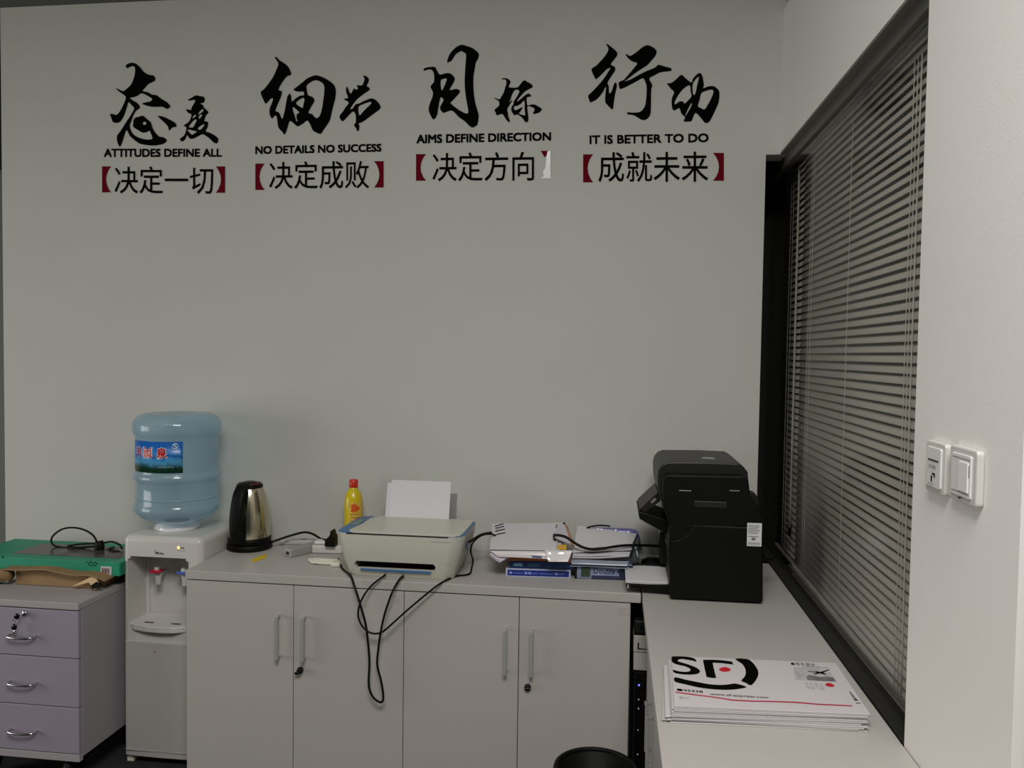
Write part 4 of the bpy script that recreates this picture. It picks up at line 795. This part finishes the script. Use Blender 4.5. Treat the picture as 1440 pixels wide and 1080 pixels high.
sheet_thing('middle white sheet of the second pile, curling at the front', Z(812, 743, -.08), Z(894, 753, -.08), Z(885, 782, -.330), Z(806, 781, -.335), .004, M_PAPER, .004, 42, g2)
sheet_thing('third sheet of the second pile, just under its top sheet', Z(812, 741, -.08), Z(895, 751.5, -.08), Z(888, 773, -.30), Z(805, 778, -.325), .003, M_PAPER2, .003, 43, g2)
sheet_thing('topmost blank sheet of the second pile, in front of the blue bag', Z(813, 739.5, -.08), Z(896, 750, -.08), Z(889, 766, -.28), Z(806, 772, -.30), .0015, M_PAPER, .0006, 44, g2)
t = thing('blue_bag', 'shiny violet-blue plastic bag behind the second paper pile', 'bag', Z(870, 748, -.06)); org = t.location.copy()
M_VB = mat('violet_plastic', (58, 44, 160), .15)
bm = bmesh.new(); pts = [(826, 742), (840, 743.5), (860, 744), (880, 744.5), (893, 746), (897, 749), (900, 756), (897, 757), (893, 751), (880, 752), (862, 750.5), (845, 747)]
prism('bag_film', [(Z(x, y, -.065).x-org.x, Z(x, y, -.065).z-org.z) for x, y in pts], 'y', -.03, .02, M_VB, t, bevel=.003)
tube('bag_seam', [Z(825, 742.5, -.10)-org, Z(833, 740, -.10)-org, Z(845, 738.8, -.10)-org, Z(858, 740, -.10)-org], .003, M_BLKP, t, 4)
for x, y in ((841, 744.5), (846, 745), (866, 746), (884, 748.5)): lathe('bag_glint', [(0, .003), (.003, .002), (.005, 0)], tuple(Z(x, y, -.098)-org), mat('glint_pale', (220, 220, 230), .05), t, 10, axis='y')  # pale dots set on the film as painted highlights
c = tube('copier_cable', [Z(779, 754, -.26), Z(783, 752.5, -.30), Z(795, 755, -.32), Z(806, 762, -.33), Z(818, 769, -.335), Z(832, 772.5, -.335), Z(848, 771.5, -.33), Z(862, 769, -.32), Z(880, 767, -.30), Z(905, 767, -.27), Z(930, 768, -.25)], .0046, M_CABLE)
tag(c, 'black cable running over both paper piles into the copier', 'cable')
t = thing('white_strip_box', 'pale flat strip of casing on the worktop behind the copier tray', 'casing', (Z(893, 765, -.04).x, -.06, ZT+.0005))
box('casing', 0, .13, -.02, .03, 0, .020, M_LAM, t, bevel=.003)

# ------------------------------------------------------------------ black copier
CY0, CY1 = -.512, -.115
def cz(px, py): p = on(px, py, 'y', CY0); return (p.x, p.z)
t = thing('copier', 'black multifunction copier with feeder and paper tray by the window', 'copier', (cz(942, 845)[0], CY0, ZT+.0005)); org = t.location.copy()
def loc2(pts): return [(cz(x, y)[0]-org.x, cz(x, y)[1]-org.z) for x, y in pts]
low = loc2([(942, 842.5), (941, 790), (941, 742), (944, 736), (1073, 742), (1073, 847.5)])
low = [(a, max(b, .006)) for a, b in low]
prism('lower_body', low, 'y', 0, CY1-CY0, M_BLKP, t, bevel=.005)
up_ = loc2([(942, 741), (936, 722), (930, 706), (926.5, 690), (926, 672), (928, 663), (934, 656), (942, 653), (1000, 653.5), (1042, 655.5), (1050, 660), (1056, 668), (1057, 680), (1059, 696), (1070, 712), (1073, 722), (1073, 740)])
prism('scanner_unit', up_, 'y', .055, CY1-CY0-.02, M_CHAR, t, bevel=.004)
inn = loc2([(944, 741), (939, 722), (934, 706), (932, 690), (933, 674), (938, 668), (1046, 670), (1052, 676), (1054, 697), (1068, 714), (1072, 724), (1072, 740)])
prism('end_cover', inn, 'y', .0, .056, M_BLKP, t, bevel=.004)
z_a = loc2([(976, 690), (1030, 690)])
box('hinge_cover', loc2([(976, 704)])[0][0], loc2([(1022, 712)])[0][0], -.004, 0, loc2([(976, 713)])[0][1], loc2([(976, 704)])[0][1], M_CHAR, t, bevel=.002)
for a, b in ((955, 972), (1026, 1040)):
    q0 = loc2([(a, 689)])[0]; q1 = loc2([(b, 691)])[0]; box('trim_strip', q0[0], q1[0], -.002, 0, q1[1], q1[1]+.003, mat('trim_silver', (120, 120, 116), .3), t, bevel=.0005)
P = on(998, 657, 'y', CY0+.12)-org
lathe('top_emblem', [(0, .0015), (.02, .001), (.022, 0)], (P.x, .16, up_[8][1]-.0005), mat('emblem_silver', (150, 150, 148), .2), t, 24)
# angled control panel and arm at the front (towards the left), seen from the end
def lc(px, py, y): p = on(px, py, 'y', y); return (p.x-org.x, p.z-org.z)
Y0 = -.40
arm1 = [lc(*q, Y0) for q in ((899, 716), (925, 692), (929, 700), (928, 705), (905, 723))]
prism('raised_tray_arm', arm1, 'y', .11, .30, M_CHAR, t, bevel=.002)
arm2 = [lc(*q, Y0) for q in ((897, 718), (905, 719), (930, 727), (944, 733), (944, 752), (928, 744), (899, 728))]
prism('control_panel', arm2, 'y', .09, .30, M_BLKP, t, bevel=.003)
P = lc(919, 704, Y0); box('arm_window', P[0]-.010, P[0]+.010, .108, .112, P[1]-.004, P[1]+.004, mat('clip_grey', (120, 120, 116), .3), t, bevel=.001, mtx=Matrix.Translation((P[0], .11, P[1])) @ Matrix.Rotation(-.75, 4, 'Y') @ Matrix.Translation((-P[0], -.11, -P[1])))
P = [lc(*q, -.30) for q in ((927, 748), (942, 748), (942, 793), (927, 790))]
prism('front_bulge', P, 'y', .20, .38, M_BLKG, t, bevel=.003)
q = lc(940, 772, CY0); tube('edge_highlight', [(q[0]-.002, -.003, q[1]-.02), (q[0]-.004, -.004, q[1]+.012), (q[0]-.010, .004, q[1]+.03)], .002, M_CHAR, t, 4)  # lighter tube modelled as the highlight along this edge
# arc on the side cover
tube('side_arc_groove', [(loc2([(p_x, p_y)])[0][0], -.0008, loc2([(p_x, p_y)])[0][1]) for p_x, p_y in ((946, 762), (958, 759), (968, 752), (975, 744), (979, 735))], .0012, M_CHAR, t, 4, 6)
# output tray with paper
ty0 = -.465
p0 = on(880, 829, 'y', ty0); p1 = on(942, 832, 'y', ty0)
prism('paper_tray', [(p0.x-org.x, .030), (p0.x-org.x, .022), (0.002, .010), (0.002, .036)], 'y', .045, .30, M_BLKP, t, bevel=.002)
box('tray_catch', p0.x-org.x+.004, p0.x-org.x+.010, .040, .046, .018, .030, M_SILV, t)
pz = .033
pt = prism('paper_stack', [(p0.x-org.x-.001, .048), (.012-.018, .048), (.014, .066), (.014, .235), (p0.x-org.x-.001, .235)], 'z', pz, pz+.009, M_PAPER, t, bevel=.0005); pt['label'] = 'white paper lying in the tray'
boxes('paper_stack_line', [(p0.x-org.x-.0012, -.010, .0472, .048, pz+.0035, pz+.0045)], M_LGREY, t, bevel=0)
lb = box('rating_label', *(loc2([(1050.5, 752)])[0][0], loc2([(1071, 752)])[0][0]), -.0012, 0, loc2([(1060, 768)])[0][1], loc2([(1060, 735.5)])[0][1], mat('label_paper', (206, 206, 208), .5), t, bevel=0)
lx0, lx1 = loc2([(1052, 750)])[0][0], loc2([(1069, 750)])[0][0]; lz = loc2([(1060, 735.5)])[0][1]
boxes('label_lines', [(lx0, lx1-.004*(i % 3), -.0018, -.0012, lz-.008-.0048*i, lz-.0062-.0048*i) for i in (0, 1, 2, 3, 4, 5, 7)] + [(lx0+.010, lx0+.022, -.0018, -.0012, lz-.052, lz-.044)] + [(lx0, lx1, -.0018, -.0012, lz-.060-.003*j, lz-.0590-.003*j) for j in range(3)], M_GREY, lb, bevel=0)
for x in (.01, .20):
    for y in (.02, .34): box('foot', x, x+.06, y, y+.03, 0, .008, M_BLKP, t, bevel=.001)
prism('rear_bracket', loc2([(1058, 698), (1068, 700), (1070, 704), (1073, 722), (1066, 712), (1058, 702)]), 'y', .06, .12, M_CHAR, t)
c = tube('rear_cable', [Z(1068, 787, -.35), Z(1078, 787, -.35), Z(1085, 786.5, -.33), Z(1088, 785, -.30)], .0035, M_CABLE); tag(c, 'short black cable behind the copier at the window side', 'cable')
t = thing('cable_plug', 'small black plug lying on the worktop left of the copier', 'plug', (on(916, 775, 'y', -.16).x, -.16, ZT+.0005))
lathe('plug_body', [(0, -.035), (.010, -.033), (.020, -.012), (.021, .018), (.016, .03), (0, .03)], (0, 0, .022), M_BLKP, t, 20, axis='x')

# ------------------------------------------------------------------ envelopes
ZE = ZT+.001; NE = 13; eth = .0026
TLc, TRc, BRc, BLc = (on(945, 922, 'z', ZE+NE*eth), on(1175, 932, 'z', ZE+NE*eth), on(1224, 1004, 'z', ZE+NE*eth), on(948, 992, 'z', ZE+NE*eth))
for p in (TLc, TRc, BRc, BLc): p.z = 0
TRc = TLc+(TRc-TLc); cen = (TLc+TRc+BRc+BLc)/4
M_ENV = mat('envelope_card', (196, 190, 190), .6); M_ENV2 = mat('envelope_edge', (180, 174, 176), .6)
rnd = random.Random(3)
for i in range(NE):
    f = 1-i/(NE-1)
    dx, dy, da = -.030*f*rnd.uniform(.5, 1) + (.012*f if i % 3 == 0 else 0), -.012*f*rnd.uniform(.2, 1), rnd.uniform(-.02, .02)*min(1, f*3)
    if i == NE-1: dx = dy = da = 0
    names = ['lowest', 'second', 'third', 'fourth', 'fifth', 'sixth', 'seventh', 'eighth', 'ninth', 'tenth', 'eleventh', 'twelfth']
    lab = 'topmost white courier envelope printed with a big black SF logo' if i == NE-1 else 'white courier envelope on the right worktop, %s from the bottom of its stack' % names[i]
    R = Matrix.Rotation(da, 2)
    pts = []
    for p in (BLc, BRc, TRc, TLc):
        q = R @ Vector((p.x-cen.x, p.y-cen.y)); pts.append((q.x, q.y))
    e = prism('envelope', pts, 'z', 0, eth-.0005, M_ENV if i % 2 == 0 or i == NE-1 else M_ENV2, bevel=.0005)
    e.location = (cen.x+dx, cen.y+dy, ZE+i*eth); tag(e, lab, 'envelope', 'stack of courier envelopes')
ET = ZE+NE*eth-.0005+.0003
def ep(px, py): return on(px, py, 'z', ET)-e.location
def eprint(name, loops, ox, oy, s, m, k=3, dz_=0):
    V, F = filled(loops, k); return mapped(name, V, F, lambda x, y: ep(ox+x/s, oy+y/s)+Vector((0, 0, dz_)), m, e)
eprint('logo_letter', [[(130,215),(180,206),(280,208),(370,218),(425,238),(445,275),(400,262),(330,250),(260,240),(215,250),(212,268),(260,285),(330,305),(400,330),(460,360),(490,395),(465,425),(400,437),(300,437),(220,428),(158,410),(150,378),(220,395),(290,402),(345,398),(370,380),(350,355),(290,330),(200,310),(140,280)]], 930, 900, 9, M_BLACK)
eprint('logo_letter', [[(525,250),(640,248),(760,255),(895,272),(912,312),(830,300),(740,290),(650,288),(660,340),(695,482),(640,480),(572,468),(550,370)]], 930, 900, 9, M_BLACK, 1)
eprint('logo_arc', [[(930,236),(1085,240),(1150,280),(1200,340),(1228,400),(1222,460),(1190,520),(1132,575),(1075,545),(1010,515),(1050,470),(1068,420),(1060,360),(1020,300)]], 930, 900, 9, M_BLACK, 2)
eprint('logo_arc', [[(172,470),(300,500),(450,530),(600,558),(740,568),(850,562),(940,550),(1078,592),(1020,612),(900,628),(760,630),(600,618),(450,596),(300,560),(172,528)]], 930, 900, 9, M_BLACK, 2)
eprint('logo_dot', [[(728,372),(760,350),(805,342),(850,352),(880,378),(850,396),(800,402),(755,394)]], 930, 900, 9, mat('logo_red', (190, 20, 34), .5), 3)
mred = mat('rule_red', (170, 44, 68), .5)
V, F = filled([[(180,652),(400,682),(640,712),(900,752),(1150,766),(1350,768),(1700,780),(2000,806),(2420,826),(2420,840),(2000,822),(1700,797),(1350,784),(1150,782),(900,768),(640,726),(400,697),(180,666)]], 1)
mapped('red_rule', V, F, lambda x, y: ep(930+x/9, 900+y/9), mred, e)
def etext(s, tl, tr, bl, m, off=.0):
    V, F, _ = glyphs(s, off, 2); a, b, c = ep(*bl), ep(tl[0]+tr[0]-tl[0], tr[1]), ep(*tl)
    br = (bl[0]+tr[0]-tl[0], bl[1]+tr[1]-tl[1]); d = ep(*br)
    return mapped('envelope_print', V, F, lambda u, v: (a*(1-u)+d*u)*(1-v)+(c*(1-u)+b*u)*v, m, e)
etext('●95338', (951, 968), (988, 971), (952, 971.5), M_BLACK, .02)
etext('www.sf-express.com', (998, 974), (1080, 979), (999, 978.5), M_CHAR, .01)
etext('寄件', (954, 979), (970, 980.5), (955, 983), M_LGREY)
etext('●顺丰速运', (1111, 931), (1145, 932.5), (1113, 935.5), M_CHAR)
etext('EXPRESS SERVICE', (1128, 936.5), (1163, 938), (1129, 938.5), M_GREY)
mpic = mat('sky_print', (176, 174, 176), .5, vary=.25, vscale=30); mpd = mat('cloud_print', (112, 110, 112), .5, vary=.3, vscale=60)
eprint('aircraft_photo', [[(320,340),(760,370),(865,528),(345,500)]], 1080, 900, 9, mpic, 1, .0002)
eprint('aircraft_photo_clouds', [[(480,470),(520,445),(600,460),(660,470),(740,460),(830,480),(865,528),(600,515),(500,505)]], 1080, 900, 9, mpd, 1, .0004)
eprint('aircraft', [[(500,398),(590,405),(620,398),(660,408),(780,372),(770,385),(700,415),(735,432),(730,440),(650,425),(580,440),(575,432),(620,415),(500,402)]], 1080, 900, 9, M_BLACK, 1, .0006)
eprint('red_seal', [[(722,562),(750,545),(790,545),(835,568),(842,582),(815,594),(770,590),(735,578)]], 1080, 900, 9, mat('seal_red', (186, 34, 44), .5), 3)
etext('收 件 服 务', (1130, 959), (1156, 961), (1133, 964), M_LGREY)
etext('微信 下单', (1132, 964.5), (1158, 966), (1135, 969), M_LGREY)
eprint('side_mark', [[(1020,650),(1045,655),(1140,768),(1095,765)]], 1080, 900, 9, M_GREY, 1)
eprint('side_mark', [[(1088,752),(1135,755),(1142,768),(1096,766)]], 1080, 900, 9, M_BLACK, 1, .0003)
eprint('side_mark', [[(1105,790),(1175,793),(1178,804),(1115,805)]], 1080, 900, 9, M_GREY, 1)

# ------------------------------------------------------------------ wall switches
def xr(px, py, off=0): p = on(px, py, 'x', XR-off); return p
def plate(name, label, y0, y1, z0, z1):
    t = thing(name, label, 'switch', (XR, (y0+y1)/2, z0))
    hw = (y1-y0)/2; H = z1-z0
    prism('cover_plate', [(a, b+H/2) for a, b in rrect(2*hw, H, .008, 4)], 'x', -.012, 0, M_PLW, t, bevel=.003)
    return t, hw, H
t, hw, H = plate('key_card_switch', 'white key card switch with printed key symbol, left of the pair', -1.541, -1.455, 1.216, 1.306)
prism('face', [(a, b+H/2) for a, b in rrect(.062, .070, .004, 3)], 'x', -.015, -.011, mat('switch_face', (216, 214, 212), .3), t, bevel=.001)
boxes('slot', [(-.0158, -.0149, -.022, .022, H-.034, H-.031)], M_BLKG, t, bevel=0)
t_ = text('switch_print', '插卡取电', (-.0156, .018, H-.048), (0, -.030, 0), (0, 0, .008), M_GREY, t)
t_ = lathe('key_symbol', [(0, .0006), (.0055, .0006), (.0055, 0)], (-.0152, .004, H-.056), M_BLACK, t, 16, axis='x')
boxes('key_symbol_shaft', [(-.0158, -.0150, -.009, .002, H-.0575, H-.0545), (-.0158, -.0150, -.009, -.006, H-.062, H-.0575), (-.0158, -.015, .003, .007, H-.070, H-.060)], M_BLACK, t, bevel=0)
t_ = text('switch_print', '取电开关', (-.0156, .020, H-.078), (0, -.026, 0), (0, 0, .006), M_LGREY, t)
t, hw, H = plate('rocker_switch', 'white switch with a card pushed into it, right of the pair', -1.660, -1.557, 1.219, 1.309)
prism('face', [(a, b+H/2) for a, b in rrect(.072, .068, .003, 3)], 'x', -.015, -.011, mat('switch_face_warm', (218, 212, 208), .3), t, bevel=.001)
boxes('face_seam', [(-.0156, -.0149, -.034, .030, H-.0175, H-.0165), (-.0156, -.0149, -.034, .030, .0175, .0185)], M_GREY, t, bevel=0)
box('card', -.0172, -.013, -.030, .004, .020, H-.022, mat('card_white', (226, 220, 218), .3), t, bevel=.001)
boxes('card_edge', [(-.0155, -.0148, -.0316, -.0308, .045, H-.026)], M_CHAR, t, bevel=0)
boxes('mark', [(-.0156, -.0149, -.003, .005, .007, .010)], M_BLKG, t, bevel=0)
